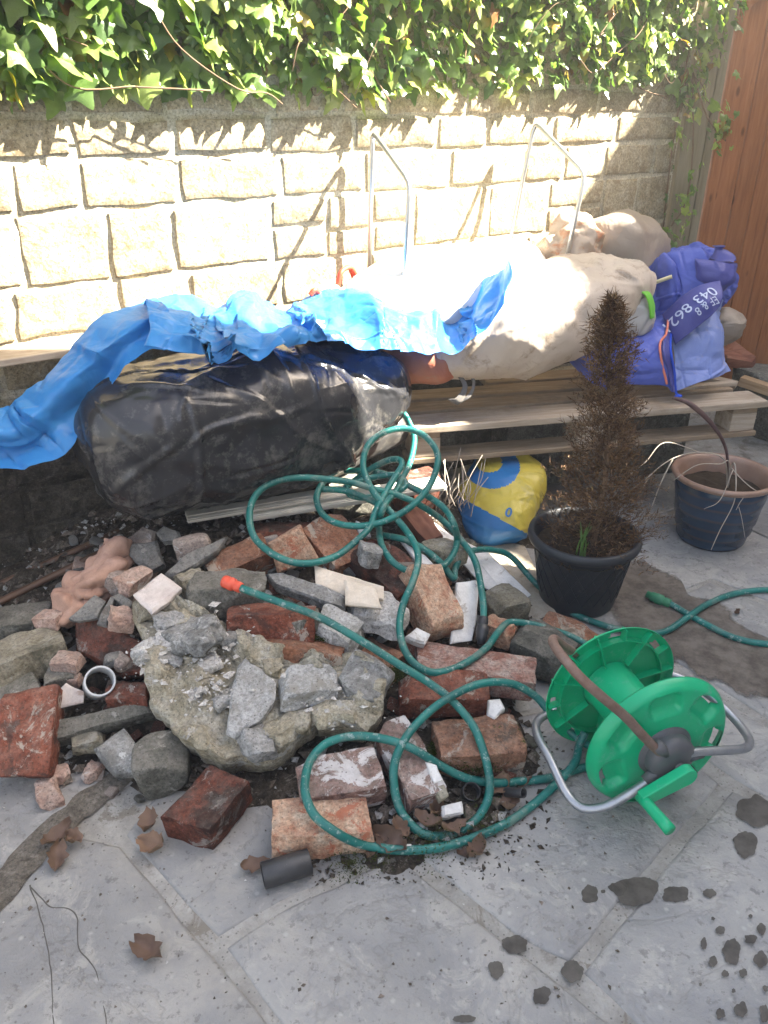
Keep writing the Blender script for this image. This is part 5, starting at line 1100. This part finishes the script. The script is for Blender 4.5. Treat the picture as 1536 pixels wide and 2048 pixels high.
V, F, _, _ = patch(net(wbag, [[(935, 745, 2.50), (945, 765, 2.46), (935, 790, 2.43), (905, 806, 2.42)], [(943, 745, 2.50), (951, 765, 2.46), (942, 793, 2.43), (915, 810, 2.42)]]), nu=4, nv=10, amp=.002, scale=10, seed=2); o = mob('lifting_strap', V, F, M['webbing'], wbag)
s_ = o.modifiers.new('thickness', 'SOLIDIFY'); s_.thickness = .003
bag('orange_sack', [(D(770, 700, 2.62), .02, .02), (D(800, 712, 2.58), .07, .09), (D(850, 720, 2.54), .075, .10), (D(900, 728, 2.54), .055, .08), (D(925, 735, 2.54), .01, .02)], M['orange_bag'], label='dusty orange sack poking out between the black and white bags', cat='sack', nu=70, nv=60, amp=.010, scale=11, seed=5)
bag('white_sack', [S(700, 640, .22, .03, .04), S(760, 610, .22, .10, .13), S(860, 580, .22, .13, .15), S(960, 560, .22, .13, .15), S(1040, 545, .2, .10, .12), S(1080, 540, .2, .02, .03)], M['white_sheet'], label='sunlit white sack against the wall behind the blue sheet', cat='sack', nu=100, nv=80, amp=.016, scale=7, seed=6)
bag('grey_black_sack', [S(600, 655, .24, .02, .03), S(660, 650, .25, .07, .10), S(740, 645, .26, .08, .11), S(800, 650, .26, .03, .05)], M['grey_plastic'], label='dusty dark sack under the blue sheet above the black sack', cat='sack', nu=70, nv=60, amp=.010, scale=10, seed=7)
sheet('white_sheet', [[W(600, 610, .15), W(700, 585, .12), W(800, 545, .08), W(900, 520, .06), W(1000, 512, .06)], [W(600, 640, .3), W(700, 620, .28), W(800, 580, .22), W(900, 555, .2), W(1000, 540, .18)], [W(620, 660, .4), W(710, 660, .4), W(810, 610, .36), W(900, 600, .34), W(1000, 570, .3)]], M['white_sheet'], label='bleached white sheet laid over the rear bags', cat='sheet', nu=26, nv=26, amp=.03, scale=6, seed=9, fold=.01, zig=.03)
# blue plastic sheet in one long strip
tarp = empty('plastic_sheet', W(500, 640, .45), label='long crumpled bright blue plastic sheet draped over all the bags', cat='plastic sheet')
def tnet(rows): return [[W(u, v, n) - tarp.location for u, v, n in r] for r in rows]
tail = [[(-250, 1010, .20), (-250, 1050, .26), (-245, 1090, .30), (-240, 1120, .32)], [(-150, 875, .20), (-145, 920, .26), (-145, 965, .30), (-140, 1000, .32)], [(-70, 815, .20), (-60, 860, .27), (-60, 905, .31), (-55, 945, .33)], [(10, 812, .24), (20, 860, .32), (40, 905, .36), (60, 934, .37)], [(62, 778, .25), (85, 810, .33), (118, 850, .38), (135, 905, .385)], [(125, 710, .25), (150, 745, .34), (180, 790, .38), (175, 838, .37)], [(190, 650, .24), (215, 685, .34), (235, 715, .39), (238, 745, .38)], [(248, 610, .22), (275, 640, .34), (295, 672, .40), (292, 708, .40)], [(310, 588, .20), (335, 615, .32), (345, 648, .42), (340, 690, .47)]]
mid = [[(290, 592, .18), (300, 622, .32), (302, 655, .44), (288, 690, .50)], [(360, 600, .16), (365, 630, .34), (368, 655, .50), (372, 697, .54)], [(440, 596, .18), (450, 625, .36), (455, 668, .54), (455, 705, .56)], [(500, 590, .18), (520, 632, .34), (540, 672, .53), (545, 699, .55)], [(560, 612, .18), (590, 622, .32), (620, 655, .50), (625, 683, .53)], [(620, 590, .18), (650, 612, .34), (672, 648, .48), (690, 676, .52)], [(680, 572, .18), (705, 615, .34), (725, 660, .48), (735, 694, .53)], [(750, 605, .22), (770, 615, .38), (790, 650, .50), (800, 692, .55)], [(830, 600, .22), (842, 612, .40), (858, 655, .52), (868, 692, .57)], [(895, 596, .22), (900, 620, .32), (910, 655, .46), (912, 692, .54)], [(950, 565, .34), (955, 600, .42), (955, 632, .50), (950, 662, .55)], [(1003, 512, .50), (1005, 540, .53), (1008, 572, .56), (1008, 606, .58)]]
tail = [[(u, v, n + (0, .025, -.035, .01)[k]) for k, (u, v, n) in enumerate(r)] for r in tail]
for nm, rows, a, sd_ in (('tail', tail, .018, 4), ('middle', mid, .034, 9)):
    V, F, _, _ = patch(tnet(rows), nu=26, nv=34, amp=a, scale=6.5 if nm == 'middle' else 5.5, seed=sd_, fold=.008, zig=.045 if nm == 'middle' else .018); o = mob('sheet_' + nm, V, F, M['tarp'], tarp, True); s_ = o.modifiers.new('thickness', 'SOLIDIFY'); s_.thickness = .0012; s_.offset = 0
# crumpled paper bag, taupe bag
pp = D(1140, 505, 2.98); V, F = cube_sphere(34); V = np.array(V); V = V / np.linalg.norm(V, axis=1)[:, None] * np.array([.115, .10, .13]); V = V + V / np.linalg.norm(V, axis=1)[:, None] * (crumple(V, 14, 4) * .034)[:, None]
mob('paper_bag', V, F, M['paper'], None, True, loc=pp, label='crumpled torn paper bag stained orange behind the white bulk bag', cat='paper bag')
bag('taupe_sack', [(D(1150, 480, 3.25), .04, .05), (D(1195, 490, 3.2), .12, .16), (D(1250, 505, 3.16), .14, .17), (D(1290, 545, 3.1), .08, .12), (D(1305, 565, 3.08), .01, .02)], M['taupe'], label='grey brown sack with a sunlit rim next to the crumpled paper bag', cat='sack', nu=90, nv=70, amp=.014, scale=8, seed=12, e=3.2)
# blue sacks
s1 = bag('blue_sack', [(D(1275, 590, 3.16), .04, .05), (D(1310, 570, 3.14), .12, .13), (D(1370, 565, 3.12), .15, .15), (D(1425, 580, 3.10), .12, .13), (D(1452, 600, 3.08), .04, .05)], M['sack'], label='bulging dark blue sack lying against the gate', cat='sack', nu=170, nv=130, amp=.040, scale=4.5, seed=15, e=2.8, cr=(34, .014, .014))
s1b = empty('crumpled_blue_sack', D(1370, 560, 3.0), label='crumpled empty blue sack spread over the bulging one by the gate', cat='sack')
psheet('sack_body', s1b, [[(1280, 560, 3.02), (1292, 545, 2.98), (1300, 590, 2.92), (1296, 640, 2.88)], [(1325, 512, 3.02), (1335, 505, 2.94), (1350, 560, 2.87), (1345, 630, 2.82)], [(1380, 494, 3.04), (1395, 495, 2.95), (1402, 540, 2.88), (1395, 605, 2.82)], [(1425, 500, 3.04), (1437, 506, 2.95), (1436, 545, 2.88), (1432, 592, 2.83)], [(1455, 530, 3.06), (1463, 545, 2.98), (1464, 580, 2.92), (1453, 608, 2.88)]], 'sack', nu=30, nv=34, amp=.020, scale=6, seed=41, fold=.013, zig=.05)
s2 = empty('printed_sack', D(1400, 670, 2.78), label='light blue woven sack printed with white figures hanging over the pallet', cat='sack')
psheet('sack_body', s2, [[(1335, 650, 2.84), (1345, 690, 2.74), (1352, 740, 2.66), (1352, 782, 2.62)], [(1385, 615, 2.86), (1392, 660, 2.74), (1400, 720, 2.68), (1398, 765, 2.64)], [(1425, 585, 2.88), (1432, 640, 2.76), (1440, 700, 2.72), (1440, 752, 2.68)], [(1448, 600, 2.96), (1440, 660, 2.84), (1450, 715, 2.78), (1466, 738, 2.74)]], 'sack_light', nu=30, nv=34, amp=.020, scale=6, seed=17, fold=.010)
FLAP = psheet('printed_flap', s2, [[(1325, 630, 2.80), (1338, 655, 2.73), (1350, 690, 2.70)], [(1360, 596, 2.79), (1372, 625, 2.71), (1385, 662, 2.69)], [(1400, 570, 2.79), (1412, 600, 2.71), (1422, 632, 2.70)], [(1440, 562, 2.80), (1446, 590, 2.74), (1440, 612, 2.72)]], 'sack_dark', nu=12, nv=14, amp=.003, scale=8, seed=18)
def text_on(body, a, b, size, Y, parent, m, lift=.004, nz=.0):
    A, B = D(*a, Y[0]), D(*b, Y[1]); x = (B - A).normalized(); n = Vector((0, 0, 0))
    for p_ in FLAP.data.polygons: n = n + p_.normal * p_.area
    n.normalize()
    tocam = (Vector((0, 0, CAMH)) - A)
    if n.dot(tocam) < 0: n = -n
    x = (x - n * x.dot(n)).normalized(); y = n.cross(x)
    cu = bpy.data.curves.new('lettering', 'FONT'); cu.body = body; cu.size = size; cu.extrude = .0006; cu.align_x = 'LEFT'
    o = bpy.data.objects.new('lettering', cu); COL.objects.link(o); cu.materials.append(M[m]); o.parent = parent
    mw = Matrix((x, y, n)).transposed().to_4x4(); mw.translation = A + n * lift - parent.location; o.matrix_local = mw; return o
text_on('043 8621', (1424, 577), (1338, 648), .058, (2.775, 2.765, 2.70), s2, 'print', .012)
text_on('EF & 8', (1432, 598), (1396, 626), .034, (2.74, 2.73, 2.70), s2, 'print', .012)
s3 = empty('open_blue_sack', D(1260, 710, 2.72), label='open blue sack with an orange stitched rim beside the conifer', cat='sack')
psheet('sack_body', s3, [[(1120, 700, 2.80), (1160, 750, 2.68), (1200, 775, 2.66), (1220, 780, 2.68)], [(1170, 665, 2.82), (1190, 700, 2.66), (1215, 740, 2.62), (1230, 770, 2.62)], [(1240, 650, 2.84), (1250, 680, 2.66), (1268, 730, 2.60), (1280, 768, 2.60)], [(1300, 638, 2.84), (1308, 668, 2.66), (1318, 725, 2.59), (1330, 772, 2.58)], [(1335, 628, 2.84), (1335, 670, 2.68), (1325, 700, 2.60), (1345, 785, 2.58)]], 'sack', nu=30, nv=34, amp=.014, scale=6, seed=19, fold=.009)
def pline(pts, r, m, name, parent, sub=8):
    V, F = tube(catmull([D(*p) - parent.location for p in pts], sub), r, 8); return mob(name, V, F, M[m], parent)
pline([(1332, 627, 2.83), (1336, 640, 2.76), (1332, 668, 2.665), (1322, 682, 2.63), (1320, 700, 2.595), (1326, 735, 2.58), (1334, 768, 2.575)], .0042, 'orange_seam', 'orange_seam', s3)
psheet('rim_facing', s3, [[(1334, 630, 2.83), (1325, 695, 2.60), (1335, 745, 2.58), (1345, 785, 2.575)], [(1344, 640, 2.85), (1340, 695, 2.63), (1348, 745, 2.61), (1354, 782, 2.60)]], 'sack_dark', nu=4, nv=14, amp=.002, scale=9, seed=2)
pline([(1344, 640, 2.85), (1341, 695, 2.625), (1349, 745, 2.60), (1352, 785, 2.59), (1362, 792, 2.58), (1350, 793, 2.57)], .0045, 'blue_thread', 'blue_thread', s3)
bag('tied_blue_sack', [(D(1400, 560, 2.92), .05, .06), (D(1425, 545, 2.9), .08, .08), (D(1440, 520, 2.9), .05, .05), (D(1437, 500, 2.9), .012, .014), (D(1438, 492, 2.9), .02, .02)], M['sack_dark'], label='tied neck of a blue sack leaning at the gate', cat='sack', nu=60, nv=50, amp=.014, scale=14, seed=22)
bag('clear_bag', [(D(1235, 605, 2.76), .03, .04), (D(1258, 622, 2.72), .075, .08), (D(1282, 642, 2.71), .06, .07), (D(1298, 655, 2.71), .02, .03)], M['clear'], label='cloudy clear plastic bag wedged between white and blue bags', cat='bag', nu=70, nv=60, amp=.012, scale=13, seed=23)
lm = empty('lime_tub', D(1295, 600, 2.80), label='strip of lime green plastic beside the cloudy clear bag', cat='tub')
V, F, _, _ = patch(net(lm, [[(1268, 578, 2.68), (1290, 588, 2.64), (1299, 610, 2.63), (1302, 638, 2.63)], [(1278, 576, 2.71), (1300, 585, 2.67), (1310, 610, 2.66), (1309, 636, 2.65)]]), nu=6, nv=10, amp=0, scale=5); o = mob('tub_rim', V, F, M['limegreen'], lm); s_ = o.modifiers.new('thickness', 'SOLIDIFY'); s_.thickness = .004
V, F, _, _ = patch(net(lm, [[(1262, 560, 2.92), (1275, 575, 2.86), (1282, 578, 2.84)], [(1296, 540, 2.95), (1298, 560, 2.9), (1300, 578, 2.86)]]), nu=8, nv=8, amp=.004, scale=10); o = mob('tub_wall', V, F, M['limegreen'], lm); s_ = o.modifiers.new('thickness', 'SOLIDIFY'); s_.thickness = .003
V, F = tube([D(1275, 580, 2.86), D(1310, 565, 2.85), D(1344, 553, 2.84)], .007, 10); c = np.mean(V, 0); mob('bamboo_stick', np.array(V) - c, F, simple('pale_stick', (.5, .46, .28), .6, .3), None, True, loc=tuple(c), label='pale yellow stick end lying on the blue sacks', cat='stick')
bag('khaki_sack', [(D(1432, 690, 2.98), .02, .03), (D(1440, 665, 2.98), .06, .07), (D(1448, 640, 2.98), .06, .07), (D(1448, 615, 2.99), .02, .02)], M['taupe'], label='khaki bag bulging out behind the printed sack', cat='bag', nu=50, nv=40, amp=.012, scale=12, seed=25)
# yellow and blue compost bag
yb = empty('compost_bag', D(1000, 980, 2.36), label='half full yellow and blue compost bag leaning under the pallet', cat='bag')
def Sb(u, v, Y, ru, rs): return (D(u, v, Y) - yb.location, ru, rs)
Vb, Fb = bagmesh([(D(1030, 905, 2.56) - yb.location, .02, .05), (D(1025, 930, 2.54) - yb.location, .045, .12), (D(1010, 970, 2.48) - yb.location, .085, .15), (D(988, 1020, 2.41) - yb.location, .095, .14), (D(966, 1062, 2.37) - yb.location, .07, .10), (D(956, 1084, 2.36) - yb.location, .02, .03)], 240, 180, 2.7, .020, 6, 31)
ob = mob('bag_skin', Vb, Fb, M['yellow'], yb)
ob.data.materials.append(M['bagblue'])
ctr = np.array([Vb[list(f)].mean(0) for f in Fb])
Pw = ctr + np.array(yb.location)
rel = Pw - np.array([0, 0, CAMH]); dep = rel @ np.array([0, cp, -sp]); U_ = 768 + FPX * rel[:, 0] / dep; V_ = 1024 - FPX * (rel @ np.array([0, sp, cp])) / dep
blue = ((U_ - 985) / 55) ** 2 + ((V_ - 935) / 42) ** 2 < 1
blue &= ~(((U_ - 978) / 26) ** 2 + ((V_ - 925) / 20) ** 2 < 1)
blue |= (V_ - 1010) > (U_ - 950) * .55
ob.data.polygons.foreach_set('material_index', blue.astype(np.int32))
cu = bpy.data.curves.new('lettering', 'FONT'); cu.body = '0'; cu.size = .045; cu.extrude = .0008; cu.offset = .001; o = bpy.data.objects.new('lettering', cu); COL.objects.link(o); cu.materials.append(M['bagblue']); o.parent = yb
i = int(np.argmin((U_ - 1020) ** 2 + (V_ - 1024) ** 2 + 1e5 * (dep > np.median(dep)))); nrm = ob.data.polygons[i].normal
if nrm.dot(Vector((0, 0, CAMH)) - Vector(Pw[i])) < 0: nrm = -nrm
yv = (Vector((0, 0, 1)) - nrm * nrm.z).normalized(); xv = yv.cross(nrm); mw = Matrix((xv, yv, nrm)).transposed().to_4x4(); mw.translation = Vector(ctr[i]) + nrm * .009 - xv * .014 - yv * .016; o.matrix_local = mw
from mathutils.bvhtree import BVHTree
def lay_on(o, targets, lift):
    mi = o.matrix_local.inverted(); n = o.matrix_local.to_3x3() @ Vector((0, 0, 1))
    tr = [BVHTree.FromPolygons([t.matrix_local @ v.co for v in t.data.vertices], [p.vertices[:] for p in t.data.polygons]) for t in targets]
    for v in o.data.vertices:
        p = o.matrix_local @ v.co; best = None
        for t in tr:
            h = t.ray_cast(p + n * .3, -n, .6)
            if h[0] is not None and (best is None or h[3] < best[1]): best = (h[0], h[3])
        if best: v.co = mi @ (best[0] + n * (lift + (.0008 if v.co.z > 0 else 0)))
bpy.context.view_layer.update()
for o in [o for o in bpy.data.objects if o.type == 'FONT']:
    me = bpy.data.meshes.new_from_object(o.evaluated_get(bpy.context.evaluated_depsgraph_get())); n_ = bpy.data.objects.new('tmp', me); COL.objects.link(n_)
    n_.parent = o.parent; n_.matrix_local = o.matrix_local.copy(); mt = o.data.materials[0]; bpy.data.objects.remove(o); n_.name = 'lettering'; bpy.context.view_layer.update()
    if not me.materials: me.materials.append(mt)
    lay_on(n_, [c for c in n_.parent.children if c.name.split('.')[0] in ('sack_body', 'printed_flap', 'bag_skin')], .004)
# metal hoops
def hoop(pts, label, r=.0078):
    root = empty('metal_hoop', pts[0], label=label, cat='hoop', group='bent tube bag hoops'); 
    P = [pts[0]]
    for i in range(1, len(pts) - 1):
        a, b, c = pts[i - 1], pts[i], pts[i + 1]; d = .035
        P += [b + (a - b).normalized() * d, b + (a - b).normalized() * d * .35 + (c - b).normalized() * d * .12, b + (c - b).normalized() * d * .35 + (a - b).normalized() * d * .12, b + (c - b).normalized() * d]
    P.append(pts[-1]); V, F = tube(np.array([p - root.location for p in P]), r, 14); mob('bent_tube', V, F, M['alu'], root)
hoop([W(738, 560, .06), W(745, 262, .06), W(820, 366, .30), W(802, 640, .30)], 'left hand bent metal tube hoop rising from the bags')
hoop([W(1008, 540, .10), W(1070, 243, .08), W(1171, 348, .32), W(1116, 590, .32)], 'right hand bent metal tube hoop leaning beside the paper bag')
# red and white tape coil by the wall
tp = empty('barrier_tape', W(695, 560, .10), label='loop of red and white tape standing on the white sheet', cat='tape')
for k, (pts, m) in enumerate([([(675, 575, .12), (682, 545, .12), (700, 535, .1), (712, 550, .09)], 'redtape'), ([(712, 550, .09), (708, 575, .1), (700, 590, .12)], 'gloss_white'), ([(700, 535, .08), (708, 560, .08), (706, 592, .1)], 'redtape'), ([(620, 590, .2), (630, 580, .2), (640, 590, .18)], 'redtape'), ([(640, 590, .18), (660, 575, .16), (675, 575, .12)], 'gloss_white')]):
    V, F = tube(catmull([W(*p) - tp.location for p in pts], 8), .008, 8); mob('tape_band', V, F, M[m], tp)
# odd wood by the gate
o = flat([(1428, 690, .36), (1470, 680, .40), (1512, 712, .36), (1505, 722, .34), (1455, 715, .36)], .05, 'redwood', 'red brown broken board leaning at the foot of the gate', 301, 'broken_board', 'board', rough=.002)
plank3((1485, 752, .33), (1600, 790, .30), .05, .04, 'offcut', 'raw timber offcut at the right edge by the gate', 'timber_offcut', 'timber', False)
plank3((1400, 748, .435), (1475, 765, .425), .05, .02, 'pallet_pale', 'split pale lath on the pallet under the printed sack', 'lath', 'timber', False)
plank3((1340, 775, .43), (1470, 762, .435), .03, .015, 'pallet_pale', 'thin lath lying along the pallet edge', 'lath', 'timber', False)
chunk((1560, 800, .15), (.4, .3, .3), 'concrete_dark', 'dark lumps of stone in the corner below the timber offcut', (0, 0, 30), 91, 5, .01)
# dry stems in the gap left of the compost bag
ds = empty('dry_stems', D(900, 1010, 2.3), label='dry tangled stems beside the compost bag under the pallet', cat='plant')
for k in range(26):
    a = (random.uniform(870, 950), random.uniform(1000, 1040), 2.3 + random.uniform(-.08, .1)); b = (a[0] + random.uniform(-20, 50), a[1] - random.uniform(40, 110), a[2] + .05); m_ = ((a[0] + b[0]) / 2 + random.uniform(-15, 15), (a[1] + b[1]) / 2, a[2])
    V, F = tube(catmull([D(*p) - ds.location for p in (a, m_, b)], 5), .0015, 5); mob('dry_stem', V, F, M['twig'], ds)

# ------------------------------------------------------------------ dead leaves
def leafmesh(L, Wd, curl, seed, lobes=0):
    rg = np.random.default_rng(seed); nu, nv = 12, 8; V = []
    for i in range(nu):
        t = i / (nu - 1); wv = Wd * math.sin(math.pi * min(1, t * .92 + .06)) ** .8 * (1 + .13 * math.sin(t * 19 + seed) + .1 * math.sin(t * 41 + seed * 3))
        for j in range(nv):
            s_ = j / (nv - 1) * 2 - 1; x = (t - .5) * L; y = s_ * wv / 2; z = curl * (abs(s_) ** 1.6) * Wd * .5 + curl * L * .5 * (2 * t - 1) ** 2 * .5
            V.append((x, y, z))
    V = np.array(V); V[:, 2] += fbm(V, 34, seed, 3) * .022 * curl + .002; V[:, :2] += np.stack([pn(V, 60, seed), pn(V, 60, seed + 1)], 1) * .005
    return V, grid_faces(nu, nv)
DL = [(122, 1690, .085, 'brown curled leaf in the dirt seam at the left'), (150, 1700, .05, 'small leaf touching the brown curled leaf in the dirt seam'), (118, 1738, .07, 'dark oval leaf with a pale stalk below the dirt seam'), (510, 1738, .065, 'pinkish leaf lying against the black pipe offcut'), (306, 1922, .085, 'pale brown lobed leaf alone on the left flagstone'), (298, 1655, .07, 'upright dark leaf left of the dark red front brick'), (312, 1700, .08, 'long dry leaf below the upright dark leaf'), (956, 1708, .06, 'crumpled grey leaf at the front edge of the soil'), (928, 1712, .04, 'small dry leaf beside the crumpled grey leaf'), (1018, 1618, .075, 'orange brown leaf near the reel foot'), (1000, 1580, .07, 'dark curled leaf above the orange brown leaf'),
      (780, 1688, .09, 'grey brown leaf under the lowest hose bend'), (745, 1700, .06, 'folded dark leaf next to the buff front brick'), (856, 1650, .07, 'broad pale leaf inside the small hose loop'), (905, 1668, .07, 'dark leaf where the hose dips into the soil'), (870, 1632, .06, 'leaf tucked below the narrow whitened brick'), (800, 1668, .06, 'leaf between the two hose loops'), (1050, 1575, .045, 'leaf scrap by the little tube stub'), (1472, 1232, .03, 'leaf scrap on the dry paving at the far right')]
for i, (u, v, L, lb) in enumerate(DL):
    p = PH(u, v); L *= .88; V, F = leafmesh(L, L * random.uniform(.5, .7), random.uniform(.5, 1.1), i + 3, 1)
    o = mob('dead_leaf', V, F, M['deadleaf'], None, True, label=lb, cat='leaf', group='dead leaves on the ground'); o.location = (p.x, p.y, max(p.z, 0) + .006); o.rotation_euler = (random.uniform(-.35, .35), random.uniform(-.35, .35), random.uniform(0, 6.28))
# moss tufts
def moss(pts, n, label, seed):
    rg = np.random.default_rng(seed); V = []; F = []
    for k in range(n):
        u, v, z, sp_ = pts[rg.integers(len(pts))]; p = np.array(G(u, v, z)) + rg.normal(size=3) * np.array([sp_, sp_, sp_ * .5]); d = rg.normal(size=3); d[2] = abs(d[2]); d /= np.linalg.norm(d); w_ = np.cross(d, rg.normal(size=3)); w_ /= np.linalg.norm(w_); b = len(V); L = rg.uniform(.003, .008); V += [p - w_ * .0012, p + w_ * .0012, p + d * L]; F.append((b, b + 1, b + 2))
    mob('moss', V, F, M['moss'], None, False, kind='stuff', label=label)
moss([(900, 1520, .06, .014), (940, 1525, .05, .016), (980, 1520, .05, .014), (870, 1500, .07, .01), (920, 1500, .08, .014), (1010, 1510, .04, .012)], 5200, 'moss on the brown brick front', 1)
moss([(630, 1272, .205, .008), (650, 1276, .2, .008)], 900, 'moss tuft on the rust brown brick', 2)
moss([(780, 1350, .12, .012), (800, 1345, .12, .012)], 2200, 'moss between the red bricks', 3)
moss([(760, 1705, .012, .02), (700, 1730, .008, .02), (860, 1690, .02, .03), (960, 1650, .02, .03)], 1600, 'moss scraps in the soil', 4)

# ------------------------------------------------------------------ ivy
ivy = empty('ivy', W0, TH, label='thick sunlit ivy hanging over the top of the stone wall', cat='ivy')
def ivyleaf(seed):
    rg = np.random.default_rng(seed)
    a = [(0, 0), (.27, -.15), (.50, -.02), (.40, .20), (.50, .46), (.22, .58), (.0, 1.0)]
    a = [(x * (1 + rg.normal() * .10), y + rg.normal() * .03) for x, y in a[:-1]] + [(rg.normal() * .05, 1.0 + rg.normal() * .08)]
    V = [(0, .34, .0)]; L = []
    for x, y in a: L.append((x, y))
    for x, y in a[1:-1][::-1]: L.append((-x * (1 + rg.normal() * .08), y + rg.normal() * .03))
    L = catmull([(*p, 0) for p in L + L[:1]], 3)[:-1, :2]
    cup = rg.uniform(-.1, .35); dr = rg.uniform(.0, .9); n = len(L); V = [(0, .34, .05)]; F = []
    for f_ in (.5, 1.0):
        for x, y in L:
            x, y = x * f_, .34 + (y - .34) * f_
            V.append((x, y, .05 * (1 - f_) - cup * x * x * 1.6 + .10 * abs(x) * (1 - abs(x)) - .3 * dr * max(0, y - .4) ** 2 + .05 * math.sin(x * 9 + seed) * f_ + .04 * math.sin(y * 8 + seed * 2) * f_))
    V = [(x, -y, z) for x, y, z in V]
    for i in range(n):
        k = (i + 1) % n; F += [(0, 1 + k, 1 + i), (1 + i, 1 + k, 1 + n + k, 1 + n + i)]
    return np.array(V), F
LV = [ivyleaf(i) for i in range(8)]; LM = [meshdata('ivy_leaf', *l) for l in LV]
for me in LM: me.materials.append(M['ivy'])
cand = []
rg = np.random.default_rng(5)
def zlow(x):
    xx = [-2.7, -1.6, -1.35, -1.12, -.9, -.62, -.35, -.15, .1, .4, .7, 1.0, 1.3, 1.6]
    zv = [1.44, 1.43, 1.45, 1.39, 1.43, 1.42, 1.38, 1.38, 1.41, 1.42, 1.43, 1.45, 1.44, 1.33]
    return np.interp(x, xx, zv)
for k in range(4300):
    x = rg.uniform(-2.5, 1.62); lo = zlow(x) + .05 * float(pn([[x * 9, 0, 0]], 1, 3)[0]); z = lo + (1.98 - lo) * rg.random() ** .85
    out = .03 + .28 * min(.5, max(0, z - lo)) + .03 * float(pn([[x * 4, z * 4, 1]], 1, 9)[0])
    n = rg.random() ** .6 * max(out, .03) + .008
    sz = np.interp(x, [-2.5, -1, 0, 1.6], [.082, .080, .060, .050]) * rg.choice([.45, .6, .75, .9, 1.05, 1.25])
    cand.append((x, n, z, sz))
for k in range(90): # trailing strands at the right hand end
    t = rg.random(); c_ = [(1.47, 1.28, .03), (1.62, 1.26, .10), (1.56, 1.0, .06), (1.50, .95, .04), (1.66, 1.30, .10)][rg.integers(5)]
    cand.append((c_[0] + rg.normal() * .035, c_[2] + abs(rg.normal()) * .03, c_[1] + rg.normal() * .07, rg.uniform(.022, .045)))
def leafM(x, n, z, sz):
    yaw = rg.normal() * .6 + .30; tilt = rg.normal() * .45 + .35; roll = rg.normal() * .5
    # leaf lies in local xy, tip towards -y, face +z; turn face out of the wall, tip down
    Rm = Matrix.Rotation(yaw, 3, 'Z') @ Matrix.Rotation(R(90) - tilt, 3, 'X') @ Matrix.Rotation(roll, 3, 'Z')
    return (Rm @ Matrix.Diagonal((sz, sz, sz))).to_4x4(), Vector((x, -n, z))
score = []
for i, (x, n, z, sz) in enumerate(cand):
    vis = -1.58 < x < 1.6 and z < 1.72 and n > .035
    score.append((sz * (1.4 if n > .1 else 1.0) * (1 if vis else 0), i))
big = set(i for s_, i in sorted(score, reverse=True)[:300])
V = []; F = []
for i, c in enumerate(cand):
    Mx, T = leafM(*c); Mx.translation = T; k = int(rg.integers(8))
    if i in big: o = bpy.data.objects.new('leaf', LM[k]); COL.objects.link(o); o.parent = ivy; o.matrix_local = Mx
    else:
        A = np.array(Mx); P = LV[k][0] @ A[:3, :3].T + A[:3, 3]; b = len(V); V += list(P); F += [tuple(q + b for q in f) for f in LV[k][1]]
mob('foliage', V, F, M['ivy'], ivy, True, kind='stuff')
for k in range(44):
    x = rg.uniform(-2.2, 1.6); z0 = rg.uniform(1.45, 1.95); L = rg.uniform(.15, .5); dirx = rg.choice([-1, 1]); n0 = rg.uniform(.02, .10)
    P = [(x + dirx * L * t * rg.uniform(.6, 1) + rg.normal() * .01, -(n0 + rg.normal() * .012), z0 - L * t * rg.uniform(.3, .8) + rg.normal() * .01) for t in np.linspace(0, 1, 5)]
    P = [(a, min(b, -.014), max(c, zlow(a) - .02)) for a, b, c in P]
    r = rg.uniform(.001, .0026); Vt, Ft = tube(catmull(P, 5), r, 6); mob('stem', Vt, Ft, M['stem'], ivy)
for P in ([(1.47, -.02, 1.6), (1.46, -.022, 1.2), (1.49, -.02, .8), (1.47, -.02, .4)], [(1.5, -.03, 1.5), (1.56, -.08, 1.35), (1.63, -.11, 1.27), (1.68, -.12, 1.24)], [(1.5, -.03, 1.5), (1.55, -.06, 1.2), (1.56, -.06, 1.0), (1.50, -.05, .9)]):
    Vt, Ft = tube(catmull(P, 8), .0035, 7); mob('stem', Vt, Ft, M['stem'], ivy)

# ------------------------------------------------------------------ scattering volume added to imitate lens glare
hzm = bpy.data.materials.new('glare_veil'); hzm.use_nodes = True; hn = hzm.node_tree; hn.nodes.clear(); ho = hn.nodes.new('ShaderNodeOutputMaterial'); hv = hn.nodes.new('ShaderNodeVolumePrincipled')
hv.inputs['Color'].default_value = (.95, .93, .88, 1); hv.inputs['Density'].default_value = .014; hv.inputs['Anisotropy'].default_value = .0; hn.links.new(hv.outputs[0], ho.inputs['Volume'])
hb_ = MB(); hb_.box((3.5, 0, 3.4), (44, 44, 9)); hb_.make('glare_veil', hzm, None, kind='stuff', label='thin scattering air added to imitate lens glare')
